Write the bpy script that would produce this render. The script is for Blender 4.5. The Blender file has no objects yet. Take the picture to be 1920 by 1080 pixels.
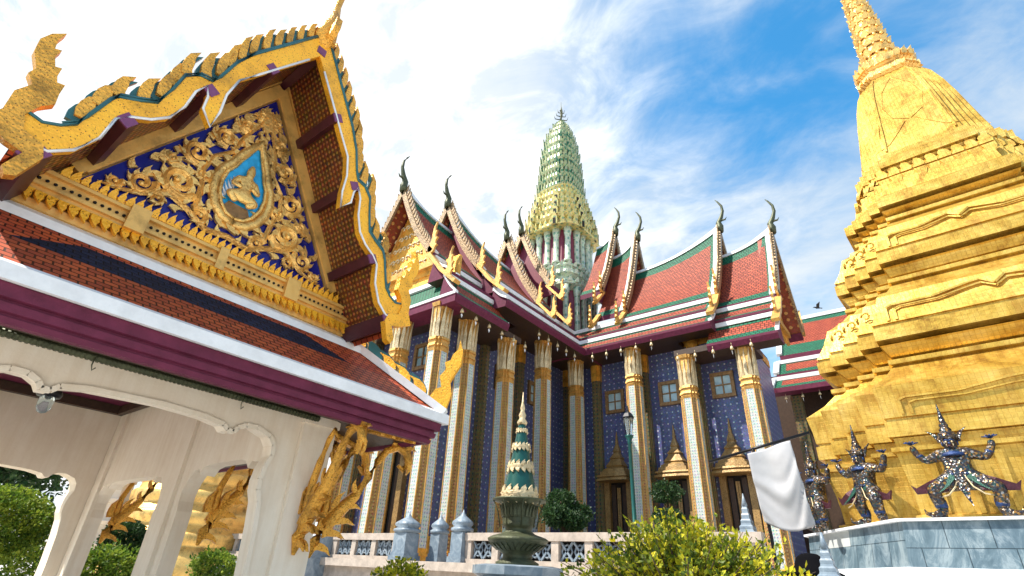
import bpy, bmesh, math, random
from mathutils import Vector, Matrix
from math import sin, cos, pi, radians, sqrt, atan2
random.seed(7)
S = bpy.context.scene
COL = S.collection
V = Vector

# ------------------------------------------------------------------ camera
cam_d = bpy.data.cameras.new("Camera"); cam = bpy.data.objects.new("Camera", cam_d); COL.objects.link(cam)
cam_d.sensor_width = 36; cam_d.lens = 974/1920*36; cam_d.clip_start = .05; cam_d.clip_end = 5000
YAW, PITCH, ROLL = radians(38.8), radians(28.86), radians(3.0)
fw = V((cos(YAW)*cos(PITCH), sin(YAW)*cos(PITCH), sin(PITCH)))
rt = fw.cross(V((0, 0, 1))).normalized(); up = rt.cross(fw)
r2 = rt*cos(ROLL)+up*sin(ROLL); u2 = up*cos(ROLL)-rt*sin(ROLL)
cam.matrix_world = Matrix(((r2.x, u2.x, -fw.x, 0), (r2.y, u2.y, -fw.y, 0), (r2.z, u2.z, -fw.z, 1.6), (0, 0, 0, 1)))
S.camera = cam
# ------------------------------------------------------------------ light
SUN_YAW, SUN_EL = radians(140), radians(55)
sun_d = bpy.data.lights.new("Sun", 'SUN'); sun_d.energy = 3.1; sun_d.angle = radians(.6); sun_d.color = (1, .93, .82)
sun = bpy.data.objects.new("Sun", sun_d); COL.objects.link(sun)
sd = V((cos(SUN_YAW)*cos(SUN_EL), sin(SUN_YAW)*cos(SUN_EL), sin(SUN_EL)))
sun.rotation_euler = (-sd).to_track_quat('-Z', 'Y').to_euler(); sun.location = (0, 0, 60)
W = bpy.data.worlds.new("World"); S.world = W; W.use_nodes = True
nt = W.node_tree; N = nt.nodes; N.clear()
def wn(t, **k):
    n = N.new(t)
    for a, b in k.items(): setattr(n, a, b)
    return n
def wl(a, b): nt.links.new(a, b)
out = wn('ShaderNodeOutputWorld'); bg = wn('ShaderNodeBackground'); bg.inputs[1].default_value = .145
sky = wn('ShaderNodeTexSky', sky_type='NISHITA', sun_disc=False, sun_elevation=SUN_EL, sun_rotation=pi/2-SUN_YAW, air_density=1.0, dust_density=.4, ozone_density=2.5)
tc = wn('ShaderNodeTexCoord'); sp = wn('ShaderNodeSeparateXYZ'); wl(tc.outputs['Generated'], sp.inputs[0])
def wmath(op, a, b=None, c=None, clamp=False):
    n = wn('ShaderNodeMath', operation=op, use_clamp=clamp)
    for i, x in enumerate((a, b, c)):
        if x is None: continue
        if isinstance(x, (int, float)): n.inputs[i].default_value = x
        else: wl(x, n.inputs[i])
    return n.outputs[0]
den = wmath('ADD', wmath('MAXIMUM', sp.outputs[2], 0), .22)
cx = wmath('DIVIDE', sp.outputs[0], den); cy = wmath('DIVIDE', sp.outputs[1], den)
cmb = wn('ShaderNodeCombineXYZ'); wl(cx, cmb.inputs[0]); wl(cy, cmb.inputs[1])
mp = wn('ShaderNodeMapping'); mp.inputs['Rotation'].default_value = (0, 0, .75); mp.inputs['Scale'].default_value = (1.35, 1.1, 1)
mp.inputs['Location'].default_value = (.35, .1, 0)
wl(cmb.outputs[0], mp.inputs[0])
n1 = wn('ShaderNodeTexNoise'); n1.inputs['Scale'].default_value = 1.35; n1.inputs['Detail'].default_value = 9; n1.inputs['Roughness'].default_value = .58; n1.inputs['Distortion'].default_value = .7
wl(mp.outputs[0], n1.inputs[0])
n2 = wn('ShaderNodeTexNoise'); n2.inputs['Scale'].default_value = 5; n2.inputs['Detail'].default_value = 8; n2.inputs['Roughness'].default_value = .62; n2.inputs['Distortion'].default_value = .5
mp2 = wn('ShaderNodeMapping'); mp2.inputs['Rotation'].default_value = (0, 0, .5); mp2.inputs['Scale'].default_value = (1.5, 1.0, 1); wl(cmb.outputs[0], mp2.inputs[0]); wl(mp2.outputs[0], n2.inputs[0])
# clouds bank up towards the sun side (left of the picture)
def wdot(v):
    n = wn('ShaderNodeVectorMath', operation='DOT_PRODUCT'); wl(tc.outputs['Generated'], n.inputs[0]); n.inputs[1].default_value = v; return n.outputs['Value']
LEFT = V((.33, .78, .53)).normalized()
lf = wmath('POWER', wmath('MAXIMUM', wdot(LEFT), 0), 5)
dens = wmath('ADD', wmath('ADD', wmath('MULTIPLY', n1.outputs[0], 1.5), wmath('MULTIPLY', n2.outputs[0], .75)), wmath('MULTIPLY', lf, .62))
cl = wn('ShaderNodeMapRange', interpolation_type='SMOOTHSTEP'); cl.inputs[1].default_value = .66; cl.inputs[2].default_value = 1.46
wl(wmath('SUBTRACT', dens, wmath('MULTIPLY', wmath('POWER', wmath('MAXIMUM', wdot(V((.675, .05, .735)).normalized()), 0), 50), .34)), cl.inputs[0])
hs = wn('ShaderNodeHueSaturation'); hs.inputs['Hue'].default_value = .485; hs.inputs['Saturation'].default_value = 1.32; hs.inputs['Value'].default_value = .78; wl(sky.outputs[0], hs.inputs['Color'])
cc = wn('ShaderNodeMixRGB'); cc.inputs[1].default_value = (1.85, 2.08, 2.28, 1); cc.inputs[2].default_value = (4.0, 4.0, 4.0, 1); ctex = wn('ShaderNodeMapRange'); ctex.inputs[1].default_value = .40; ctex.inputs[2].default_value = .66; wl(n2.outputs[0], ctex.inputs[0])
wl(wmath('MULTIPLY', wmath('MINIMUM', wmath('MULTIPLY', lf, 1.6), 1), wmath('ADD', wmath('MULTIPLY', ctex.outputs[0], .85), .15), clamp=True), cc.inputs[0])
mx = wn('ShaderNodeMixRGB'); wl(cl.outputs[0], mx.inputs[0]); wl(hs.outputs[0], mx.inputs[1]); wl(cc.outputs[0], mx.inputs[2])
wl(mx.outputs[0], bg.inputs[0]); wl(bg.outputs[0], out.inputs[0])
S.view_settings.view_transform = 'Standard'; S.view_settings.look = 'None'; S.view_settings.exposure = 1.5; S.view_settings.gamma = 1
S.render.engine = 'CYCLES'
try:
    S.cycles.max_bounces = 6; S.cycles.diffuse_bounces = 4
except Exception: pass

# ------------------------------------------------------------------ materials
class M:
    def __init__(s, name, rough=.6, metal=0., spec=.4):
        s.m = bpy.data.materials.new(name); s.m.use_nodes = True; s.t = s.m.node_tree; s.n = s.t.nodes
        s.b = s.n['Principled BSDF']; s.b.inputs['Roughness'].default_value = rough; s.b.inputs['Metallic'].default_value = metal
        s.b.inputs['Specular IOR Level'].default_value = spec
        s.tc = s.n.new('ShaderNodeTexCoord')
    def L(s, a, b): s.t.links.new(a, b)
    def node(s, t, **k):
        n = s.n.new(t)
        for a, b in k.items():
            if a.startswith('i_'): n.inputs[a[2:].replace('_', ' ')].default_value = b
            else: setattr(n, a, b)
        return n
    def vec(s, uv=False, sc=(1, 1, 1), rot=0):
        mp = s.node('ShaderNodeMapping'); mp.inputs['Scale'].default_value = sc; mp.inputs['Rotation'].default_value = (0, 0, rot)
        s.L(s.tc.outputs['UV' if uv else 'Object'], mp.inputs[0]); return mp.outputs[0]
    def noise(s, sc, det=4, rough=.55, uv=False, stretch=(1, 1, 1), dist=0):
        n = s.node('ShaderNodeTexNoise', i_Scale=sc, i_Detail=det, i_Roughness=rough, i_Distortion=dist); s.L(s.vec(uv, stretch), n.inputs[0]); return n.outputs[0]
    def voro(s, sc, uv=False, feature='F1', stretch=(1, 1, 1), outp='Distance'):
        n = s.node('ShaderNodeTexVoronoi', feature=feature, i_Scale=sc); s.L(s.vec(uv, stretch), n.inputs[0]); return n.outputs[outp]
    def ramp(s, f, stops, interp='LINEAR'):
        r = s.node('ShaderNodeValToRGB'); r.color_ramp.interpolation = interp; e = r.color_ramp.elements
        while len(e) > 1: e.remove(e[-1])
        e[0].position, e[0].color = stops[0][0], (*stops[0][1], 1)
        for p, c in stops[1:]:
            x = e.new(p); x.color = (*c, 1)
        s.L(f, r.inputs[0]); return r.outputs[0]
    def mix(s, f, a, b, mode='MIX'):
        n = s.node('ShaderNodeMixRGB', blend_type=mode)
        for i, x in enumerate((f, a, b)):
            if isinstance(x, (int, float)): n.inputs[i].default_value = x
            elif isinstance(x, tuple): n.inputs[i].default_value = (*x, 1)
            else: s.L(x, n.inputs[i])
        return n.outputs[0]
    def math(s, op, a, b=0., clamp=False):
        n = s.node('ShaderNodeMath', operation=op, use_clamp=clamp)
        for i, x in enumerate((a, b)):
            if isinstance(x, (int, float)): n.inputs[i].default_value = x
            else: s.L(x, n.inputs[i])
        return n.outputs[0]
    def color(s, x):
        if isinstance(x, tuple): s.b.inputs['Base Color'].default_value = (*x, 1)
        else: s.L(x, s.b.inputs['Base Color'])
        return s
    def roughness(s, x): s.L(x, s.b.inputs['Roughness']); return s
    def bump(s, h, d=.02, st=.6):
        n = s.node('ShaderNodeBump'); n.inputs['Strength'].default_value = st; n.inputs['Distance'].default_value = d
        s.L(h, n.inputs['Height']); s.L(n.outputs[0], s.b.inputs['Normal']); return s
    def brick(s, w, h, c1, c2, mc, mortar=.02, uv=True, off=.5):
        n = s.node('ShaderNodeTexBrick'); n.offset = off
        n.inputs['Color1'].default_value = (*c1, 1); n.inputs['Color2'].default_value = (*c2, 1); n.inputs['Mortar'].default_value = (*mc, 1)
        n.inputs['Scale'].default_value = 1; n.inputs['Mortar Size'].default_value = mortar; n.inputs['Brick Width'].default_value = w; n.inputs['Row Height'].default_value = h; n.inputs['Mortar Smooth'].default_value = .1
        s.L(s.vec(uv), n.inputs[0]); return n
MT = {}
def simple(name, c, rough=.6, metal=0, var=.25, sc=3, bump=.0, spec=.4):
    m = M(name, rough, metal, spec); n = m.noise(sc, 6, .65)
    d = tuple(x*(1-var) for x in c); l = tuple(min(1, x*(1+var*.6)) for x in c)
    m.color(m.ramp(n, [(.3, d), (.7, l)]))
    if bump: m.bump(m.noise(sc*12, 3), bump)
    MT[name] = m.m; return m
def gold(name, c, rough, metal, spk=None, spks=30, dens=.12, bump=.01, bsc=40, dark=.45):
    m = M(name, rough, metal, .6)
    n = m.noise(2.2, 7, .7); base = m.ramp(n, [(.28, tuple(x*dark for x in c)), (.5, c), (.75, tuple(min(1, x*1.2) for x in c))])
    if spk:
        v = m.voro(spks); base = m.mix(m.math('LESS_THAN', v, dens), base, spk)
    m.color(base); m.roughness(m.math('ADD', m.math('MULTIPLY', m.noise(7, 3), .25), rough-.12))
    m.bump(m.math('ADD', m.noise(bsc, 3), m.math('MULTIPLY', m.voro(bsc*.7), .7)), bump); MT[name] = m.m; return m
# chedi gold: small gilded mosaic squares, worn to ochre in patches
m = M('gold_tile', .4, .62, .6)
n = m.noise(1.1, 8, .72, dist=.6); pt = m.ramp(n, [(.3, (.28, .14, .015)), (.42, (.54, .33, .045)), (.58, (.70, .47, .10)), (.8, (.80, .60, .22))])
bk = m.brick(.09, .09, (1, 1, 1), (.72, .66, .6), (.5, .4, .3), .006, off=0)
st = m.ramp(m.noise(1.6, 6, .7, stretch=(2, 2, .8)), [(.36, (.58, .42, .26)), (.5, (1, 1, 1))])
m.color(m.mix(.6, m.mix(.35, pt, bk.outputs[0], 'MULTIPLY'), st, 'MULTIPLY')); m.roughness(m.math('ADD', m.math('MULTIPLY', m.noise(9, 4), .3), .24))
m.bump(m.math('ADD', m.noise(14, 5, .7), m.math('MULTIPLY', bk.outputs[1], -.5)), .012, .55); MT['gold_tile'] = m.m
gold('door_gold', (.36, .22, .075), .45, .3, (.12, .06, .02), 18, .3, .02, 24, .45)
gold('gold_bright', (.95, .46, .025), .42, .2, (.16, .06, .01), 38, .20, .014, 45, .5)
gold('gold_mosaic', (.66, .36, .085), .42, .4, (.10, .05, .02), 48, .28, .014, 50, .4)
gold('barge_gold', (.34, .23, .12), .45, .35, (.08, .045, .03), 12, .35, .02, 20, .45)
gold('gold_leaf', (.90, .56, .17), .36, .6, (.28, .13, .03), 42, .2, .012, 34, .32)
gold('gold_frame', (.74, .44, .12), .4, .3, None, 30, .1, .01, 14, .38)
gold('gold_carved', (.80, .40, .055), .38, .5, (.28, .12, .02), 45, .24, .03, 42, .28)
gold('gold_white', (.62, .50, .30), .5, .2, (.38, .28, .14), 13, .26, .02, 20, .5)
simple('teal_edge', (.03, .13, .15), .3, .1)
simple('purple', (.125, .02, .05), .6, 0, .3, 6, .002, .2)
simple('purple_dark', (.07, .014, .022), .45, 0, .3, 6)
simple('purple_light', (.17, .05, .14), .4, 0, .25, 6)
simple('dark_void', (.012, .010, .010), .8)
simple('bronze_green', (.075, .085, .045), .45, .35, .5, 9, .01)
simple('dark_wood', (.055, .03, .018), .5, 0, .4, 8, .004)
simple('gold_wood', (.30, .17, .07), .45, .35, .5, 7, .01)
simple('plaster_white', (.82, .80, .77), .6, 0, .1, 3, .002)
simple('stone_pale', (.44, .375, .32), .7, 0, .3, 4, .006)
simple('blue_panel', (.006, .012, .22), .3, .1, .3, 3)
simple('sky_panel', (.02, .36, .75), .35, 0, .35, 12)
simple('metal_black', (.012, .012, .014), .35, .6)
simple('metal_green', (.01, .085, .075), .35, .3)
simple('bark', (.09, .06, .04), .9, 0, .4, 9, .01)
simple('skin', (.42, .25, .16), .55)
simple('orange_cloth', (.75, .16, .03), .8)
simple('black_cloth', (.004, .004, .005), .95, 0, .2, 3, 0, .05)
simple('maroon', (.20, .03, .06), .5, 0, .3, 6)
simple('white_trim', (.74, .76, .79), .5, 0, .14, 5, .002)
simple('bird_grey', (.03, .03, .035), .7)
m = M('cream_plaster', .75); n = m.noise(1.3, 7, .7); st = m.noise(2.5, 5, .65, stretch=(4, 4, .35))
m.color(m.mix(.38, m.ramp(n, [(.3, (.78, .68, .55)), (.7, (.88, .80, .68))]), m.ramp(st, [(.32, (.80, .72, .62)), (.6, (1, 1, 1))]), 'MULTIPLY')); m.bump(m.noise(30, 4), .004); MT['cream_plaster'] = m.m
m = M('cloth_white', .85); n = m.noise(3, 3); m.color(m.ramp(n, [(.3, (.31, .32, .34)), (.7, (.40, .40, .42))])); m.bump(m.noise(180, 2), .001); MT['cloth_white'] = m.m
m = M('glass', .05, 0, .6); m.b.inputs['Base Color'].default_value = (.75, .85, .85, 1); m.b.inputs['Transmission Weight'].default_value = .85; MT['glass'] = m.m
m = M('window_glass', .08, .0, .9); m.color(m.ramp(m.noise(1.2, 3), [(.35, (.24, .38, .42)), (.65, (.48, .62, .64))])); MT['window_glass'] = m.m
def tiles(name, a, b, w=.16, h=.15, var=.4):
    m = M(name, .6, 0, .2); bk = m.brick(w, h, a, b, tuple(x*.10 for x in a), .10*h)
    n = m.noise(1.5, 6, .7); m.color(m.mix(var, bk.outputs[0], m.ramp(n, [(.3, (.5, .42, .4)), (.7, (1.25, 1.2, 1.2))]), 'MULTIPLY'))
    # each course laps over the one below
    sx = m.node('ShaderNodeSeparateXYZ'); m.L(m.vec(True), sx.inputs[0])
    lap = m.math('FRACT', m.math('DIVIDE', sx.outputs[1], h))
    m.bump(m.math('SUBTRACT', m.math('MULTIPLY', lap, -.8), m.math('MULTIPLY', bk.outputs[1], .8)), .03, .8); MT[name] = m.m
tiles('tile_red', (.52, .105, .035), (.33, .055, .026), .12, .08)
tiles('tile_navy', (.014, .022, .055), (.008, .012, .03), .12, .08)
tiles('tile_rust', (.42, .085, .04), (.28, .05, .03), .22, .2)
tiles('tile_green', (.014, .17, .09), (.010, .12, .07), .22, .2)
def dots(name, base, base2, dot, k, thr, rot=pi/4, metal=.1, rough=.35, var=3):
    m = M(name, rough, metal, .5); sx = m.node('ShaderNodeSeparateXYZ'); m.L(m.vec(True, (k, k, k), rot), sx.inputs[0])
    a = m.math('SINE', sx.outputs[0]); b = m.math('SINE', sx.outputs[1]); p = m.math('MULTIPLY', a, b)
    bs = m.ramp(m.noise(var, 6, .7), [(.3, base), (.7, base2)])
    c = m.mix(m.math('GREATER_THAN', m.math('ADD', p, m.math('MULTIPLY', m.math('SUBTRACT', m.noise(5, 3), .5), .55)), thr), bs, dot)
    sp = m.voro(22, True, outp='Color'); c = m.mix(.45, c, sp, 'SOFT_LIGHT')
    m.color(c); m.bump(m.math('MULTIPLY', p, 1.), .01, .4); MT[name] = m.m
dots('mosaic_blue', (.055, .07, .18), (.115, .13, .26), (.42, .46, .55), 13, .83)
dots('mosaic_pale', (.40, .45, .43), (.57, .59, .53), (.20, .30, .32), 30, .5, pi/4, .05)
dots('mosaic_orange', (.42, .26, .09), (.55, .37, .16), (.24, .11, .05), 30, .45, pi/4, .3)
dots('mosaic_dark', (.14, .11, .05), (.22, .16, .075), (.04, .08, .06), 18, .5, pi/4, .2)
dots('soffit_relief', (.10, .03, .014), (.17, .055, .02), (.42, .19, .05), 62, .40, pi/4, .3, .4)
dots('soffit_red', (.18, .035, .02), (.28, .06, .03), (.55, .28, .09), 9, .6, pi/4, .2, .45)
dots('prang_gold', (.50, .40, .12), (.68, .58, .24), (.24, .32, .16), 9, .45, 0, .25)
dots('prang_green', (.26, .30, .15), (.42, .44, .24), (.06, .17, .09), 9, .35, 0, .15)
dots('prang_mint', (.44, .52, .40), (.58, .64, .50), (.18, .33, .24), 8, .5, 0, .1)
simple('deep_green', (.01, .10, .05), .3, .1, .4, 6)
m = M('marble_grey', .4); n = m.noise(2.2, 8, .7, dist=1.5); m.color(m.ramp(n, [(.3, (.10, .14, .19)), (.5, (.19, .245, .30)), (.7, (.34, .39, .44))])); m.bump(m.noise(25, 3), .004); MT['marble_grey'] = m.m
m = M('marble_block', .35); n = m.noise(2.6, 9, .72, stretch=(1, 1, .45), dist=1.2)
v = m.ramp(n, [(.3, (.045, .08, .105)), (.48, (.11, .165, .20)), (.6, (.24, .30, .33)), (.72, (.085, .13, .16))])
bk = m.brick(.62, .46, (1.0, 1.0, 1.0), (.72, .76, .82), (.25, .28, .3), .008, off=.37)
wb = m.brick(.62, .46, (0, 0, 0), (1, 1, 1), (0, 0, 0), 0, off=.37)
c = m.mix(1., v, bk.outputs[0], 'MULTIPLY'); c = m.mix(m.math('MULTIPLY', m.math('GREATER_THAN', wb.outputs[0], .8), .75), c, (.58, .60, .58)); m.color(c); MT['marble_block'] = m.m
m = M('paving', .6); bk = m.brick(.9, .9, (.62, .58, .52), (.54, .51, .47), (.3, .28, .26), .012); n = m.noise(.6, 7, .7)
m.color(m.mix(.5, bk.outputs[0], m.ramp(n, [(.3, (.7, .7, .7)), (.7, (1.1, 1.1, 1.1))]), 'MULTIPLY')); MT['paving'] = m.m
m = M('demon_mosaic', .3, .45, .6); v1 = m.voro(32, outp='Color'); sx = m.node('ShaderNodeSeparateXYZ'); m.L(v1, sx.inputs[0])
m.color(m.ramp(sx.outputs[0], [(0, (.018, .022, .04)), (.2, (.05, .028, .02)), (.42, (.085, .06, .035)), (.62, (.03, .045, .06)), (.78, (.30, .28, .27)), (.84, (.28, .15, .035)), (.92, (.015, .05, .045))], 'CONSTANT')); m.bump(m.voro(24), .02, .8); MT['demon_mosaic'] = m.m
simple('demon_blue', (.02, .05, .16), .3, .35, .5, 14, .01); simple('demon_green', (.012, .07, .05), .3, .3, .4, 14, .01); simple('demon_maroon', (.07, .018, .03), .35, .3, .5, 14, .01)
def leaves(name, stops, sc=2.2, tr=.3):
    m = M(name, .5, 0, .35); n = m.noise(sc, 5, .8); w = m.node('ShaderNodeTexWhiteNoise', noise_dimensions='3D')
    g = m.node('ShaderNodeVectorMath', operation='SNAP'); g.inputs[1].default_value = (.07, .07, .07); m.L(m.tc.outputs['Object'], g.inputs[0]); m.L(g.outputs[0], w.inputs[0])
    f = m.math('ADD', m.math('MULTIPLY', n, .8), m.math('MULTIPLY', w.outputs[0], .28))
    c = m.ramp(f, stops); m.color(c)
    tb = m.node('ShaderNodeBsdfTranslucent'); m.L(c, tb.inputs[0]); mxs = m.node('ShaderNodeMixShader'); mxs.inputs[0].default_value = tr
    m.L(m.b.outputs[0], mxs.inputs[1]); m.L(tb.outputs[0], mxs.inputs[2]); m.L(mxs.outputs[0], m.n['Material Output'].inputs[0]); MT[name] = m.m
leaves('leaf_yellow', [(.34, (.04, .08, .012)), (.46, (.14, .20, .018)), (.57, (.42, .42, .02)), (.74, (.74, .62, .03))], 2.6, .35)
leaves('leaf_topiary', [(.35, (.03, .08, .012)), (.52, (.10, .19, .02)), (.70, (.30, .38, .04))], 2.2, .4)
leaves('leaf_dark', [(.35, (.010, .035, .012)), (.6, (.03, .075, .02)), (.8, (.07, .13, .03))])

# ------------------------------------------------------------------ mesh helpers
JIT = random.Random(99)
class MB:
    def __init__(s): s.v = []; s.f = []; s.m = []; s.s = []
    def face(s, pts, mi=0, sm=False):
        k = len(s.v); s.v += [V(p) for p in pts]; s.f.append(list(range(k, k+len(pts)))); s.m.append(mi); s.s.append(sm); return s
    def idx(s, pts): k = len(s.v); s.v += [V(p) for p in pts]; return list(range(k, k+len(pts)))
    def add(s, f, mi=0, sm=False): s.f.append(f); s.m.append(mi); s.s.append(sm)
    def box(s, a, b, mi=0):
        (x0, y0, z0), (x1, y1, z1) = a, b
        i = s.idx([(x0, y0, z0), (x1, y0, z0), (x1, y1, z0), (x0, y1, z0), (x0, y0, z1), (x1, y0, z1), (x1, y1, z1), (x0, y1, z1)])
        for q in ((0, 3, 2, 1), (4, 5, 6, 7), (0, 1, 5, 4), (1, 2, 6, 5), (2, 3, 7, 6), (3, 0, 4, 7)): s.add([i[k] for k in q], mi)
        return s
    def beam(s, a, b, w, h, mi=0, upv=(0, 0, 1)):
        a, b = V(a), V(b); d = (b-a).normalized(); x = d.cross(V(upv)).normalized()*w/2; y = x.cross(d).normalized()*h/2
        return s.loft([[a-x-y, a+x-y, a+x+y, a-x+y], [b-x-y, b+x-y, b+x+y, b-x+y]], mi)
    def loft(s, rings, mi=0, sm=False, cap=True, closed=True):
        R = [s.idx(r) for r in rings]; n = len(R[0])
        for a, b in zip(R, R[1:]):
            for i in range(n if closed else n-1):
                j = (i+1) % n; s.add([a[i], a[j], b[j], b[i]], mi if isinstance(mi, int) else mi[i], sm)
        if cap and closed:
            c = mi if isinstance(mi, int) else mi[0]
            s.add(R[0][::-1], c); s.add(R[-1][:], c)
        return s
    def prism(s, pts, off, mi=0, side=None):
        off = V(off); A = s.idx(pts); B = s.idx([V(p)+off for p in pts]); n = len(A)
        s.add(A[:], mi); s.add(B[::-1], mi)
        for i in range(n): j = (i+1) % n; s.add([A[i], A[j], B[j], B[i]], mi if side is None else side)
        return s
    def tube(s, path, rad, n=6, mi=0, sm=True, flat=1., ref=None):
        P = [V(p) for p in path]; rad = rad if isinstance(rad, (list, tuple)) else [rad]*len(P); rings = []
        for i, p in enumerate(P):
            d = (P[min(i+1, len(P)-1)]-P[max(i-1, 0)]).normalized()
            r = V(ref) if ref else (V((0, 0, 1)) if abs(d.z) < .9 else V((1, 0, 0)))
            x = d.cross(r); x = x.normalized() if x.length > 1e-6 else V((1, 0, 0)); y = x.cross(d).normalized()
            rings.append([p+x*cos(2*pi*k/n)*rad[i]+y*sin(2*pi*k/n)*rad[i]*flat for k in range(n)])
        return s.loft(rings, mi, sm)
    def lathe(s, prof, c=(0, 0, 0), n=16, mi=0, sm=True, squ=None, rot=0):
        c = V(c); rings = []
        for r, z in prof:
            ring = []
            for k in range(n):
                a = 2*pi*(k+.5)/n+rot; q = r
                if squ: q = r/(abs(cos(a))**squ+abs(sin(a))**squ)**(1/squ)
                ring.append(c+V((cos(a)*q, sin(a)*q, z)))
            rings.append(ring)
        return s.loft(rings, mi, sm)
    def flame(s, p, d, side, h, w, nrm, th, mi=0, curl=.3):
        """pointed leaf: root p, direction d, curling towards side, thickness th along nrm"""
        p, d, side, nrm = V(p), V(d).normalized(), V(side).normalized(), V(nrm).normalized()
        th *= JIT.uniform(.8, 1.2); p = p+nrm*th*JIT.uniform(-.12, .12); w *= JIT.uniform(.92, 1.08); h *= JIT.uniform(.94, 1.06)
        o = [(-.5, 0), (-.55, .25), (-.42, .5), (-.12, .75), (.25+curl, 1.0), (.20+curl*.4, .72), (.38, .5), (.30, .25), (.5, 0)]
        return s.prism([p+side*(x*w)+d*(y*h)-nrm*th/2 for x, y in o], nrm*th, mi)
    def ball(s, c, r, n=10, mi=0):
        c = V(c); r = V(r) if not isinstance(r, (int, float)) else V((r, r, r)); rings = []
        for i in range(n//2+1):
            t = pi*(i+.02)/(n/2+.04)-pi/2
            rings.append([c+V((cos(t)*cos(2*pi*k/n)*r.x, cos(t)*sin(2*pi*k/n)*r.y, sin(t)*r.z)) for k in range(n)])
        return s.loft(rings, mi, True)
    def xf(s, mat, frm=0):
        for i in range(frm, len(s.v)): s.v[i] = mat @ s.v[i]
        return s
    def mirror_x(s, c):
        k = len(s.v); nf = len(s.f); s.v += [V((2*c-p.x, p.y, p.z)) for p in s.v]
        for i in range(nf): s.f.append([q+k for q in s.f[i]][::-1]); s.m.append(s.m[i]); s.s.append(s.s[i])
        return s
    def build(s, name, mats, parent=None, world=True, kind=None, label=None):
        me = bpy.data.meshes.new(name); o = V((0, 0, 0))
        if parent is not None and world:
            r = parent
            while r.parent is not None: r = r.parent
            o = r.location.copy()
        me.from_pydata([tuple(p-o) for p in s.v], [], s.f)
        for x in (mats if isinstance(mats, (list, tuple)) else [mats]): me.materials.append(MT[x])
        me.polygons.foreach_set('material_index', s.m); me.polygons.foreach_set('use_smooth', s.s)
        bm = bmesh.new(); bm.from_mesh(me); bmesh.ops.recalc_face_normals(bm, faces=bm.faces[:]); bm.to_mesh(me); bm.free()
        uv = me.uv_layers.new(name='UVMap').data; vs = me.vertices
        for p in me.polygons:
            nn = p.normal; t = V((-nn.y, nn.x, 0))
            t = t.normalized() if t.length > .02 else V((1, 0, 0))
            b = nn.cross(t)
            if b.z < 0 or (abs(b.z) < 1e-3 and b.y < 0): b = -b
            for li in p.loop_indices:
                q = vs[me.loops[li].vertex_index].co; uv[li].uv = (q.dot(t), q.dot(b))
        me.update(); ob = bpy.data.objects.new(name, me); COL.objects.link(ob)
        if parent is not None: ob.parent = parent
        if kind: ob['kind'] = kind
        if label: ob['label'] = label
        return ob
def thing(name, label, cat, loc=(0, 0, 0), rz=0, group=None):
    o = bpy.data.objects.new(name, None); COL.objects.link(o); o.location = loc; o.rotation_euler = (0, 0, rz); o.empty_display_size = .3
    o['label'] = label; o['category'] = cat
    if group: o['group'] = group
    return o
def tag(o, label, cat, group=None):
    o['label'] = label; o['category'] = cat
    if group: o['group'] = group
    return o
def copy_tree(o, parent=None):
    c = o.copy(); COL.objects.link(c); c.parent = parent
    for ch in list(o.children): copy_tree(ch, c)
    return c
def copy_part(o, parent, loc=None, scale=None, rz=None):
    c = o.copy(); COL.objects.link(c); c.parent = parent
    if loc is not None: c.location = loc
    if scale is not None: c.scale = scale
    if rz is not None: c.rotation_euler = (0, 0, rz)
    for ch in list(o.children):
        d = ch.copy(); COL.objects.link(d); d.parent = c
    return c
def skin(name, joints, edges, mat, parent, sub=2, extra=None):
    """one continuous body from a joint skeleton: joints = {key:(pos, radius)}"""
    ks = list(joints); me = bpy.data.meshes.new(name+'_cage'); me.from_pydata([joints[k][0] for k in ks], [(ks.index(a), ks.index(b)) for a, b in edges], [])
    ob = bpy.data.objects.new(name+'_cage', me); COL.objects.link(ob)
    ob.modifiers.new('s', 'SKIN'); md = ob.modifiers.new('d', 'SUBSURF'); md.levels = sub; md.render_levels = sub
    for i, k in enumerate(ks):
        r = joints[k][1]; me.skin_vertices[0].data[i].radius = r if isinstance(r, tuple) else (r, r)
    me.skin_vertices[0].data[0].use_root = True
    dg = bpy.context.evaluated_depsgraph_get(); ev = ob.evaluated_get(dg); m2 = bpy.data.meshes.new_from_object(ev)
    bpy.data.objects.remove(ob); m2.name = name
    m2.materials.clear(); m2.materials.append(MT[mat])
    for p in m2.polygons: p.use_smooth = True
    o = bpy.data.objects.new(name, m2); COL.objects.link(o); o.parent = parent; return o

# ================================================================== GROUND
g = MB().face([(-1500, -1500, 0), (1500, -1500, 0), (1500, 1500, 0), (-1500, 1500, 0)]).build('courtyard_paving', 'paving'); g['kind'] = 'structure'

# ================================================================== TERRACE
TZ = 1.85
ter = thing('stone_terrace', 'pale stone terrace with moulded edge carrying the blue mosaic temple', 'terrace', (33, 20, 0))
b = MB(); b.box((13.55, 3.4, 0), (60, 34, TZ-.25)); b.box((13.3, 3.2, TZ-.25), (60.2, 34.2, TZ)); b.box((13.2, 3.1, 0), (13.55, 34.3, .35))
b.build('platform', 'stone_pale', ter)
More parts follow.
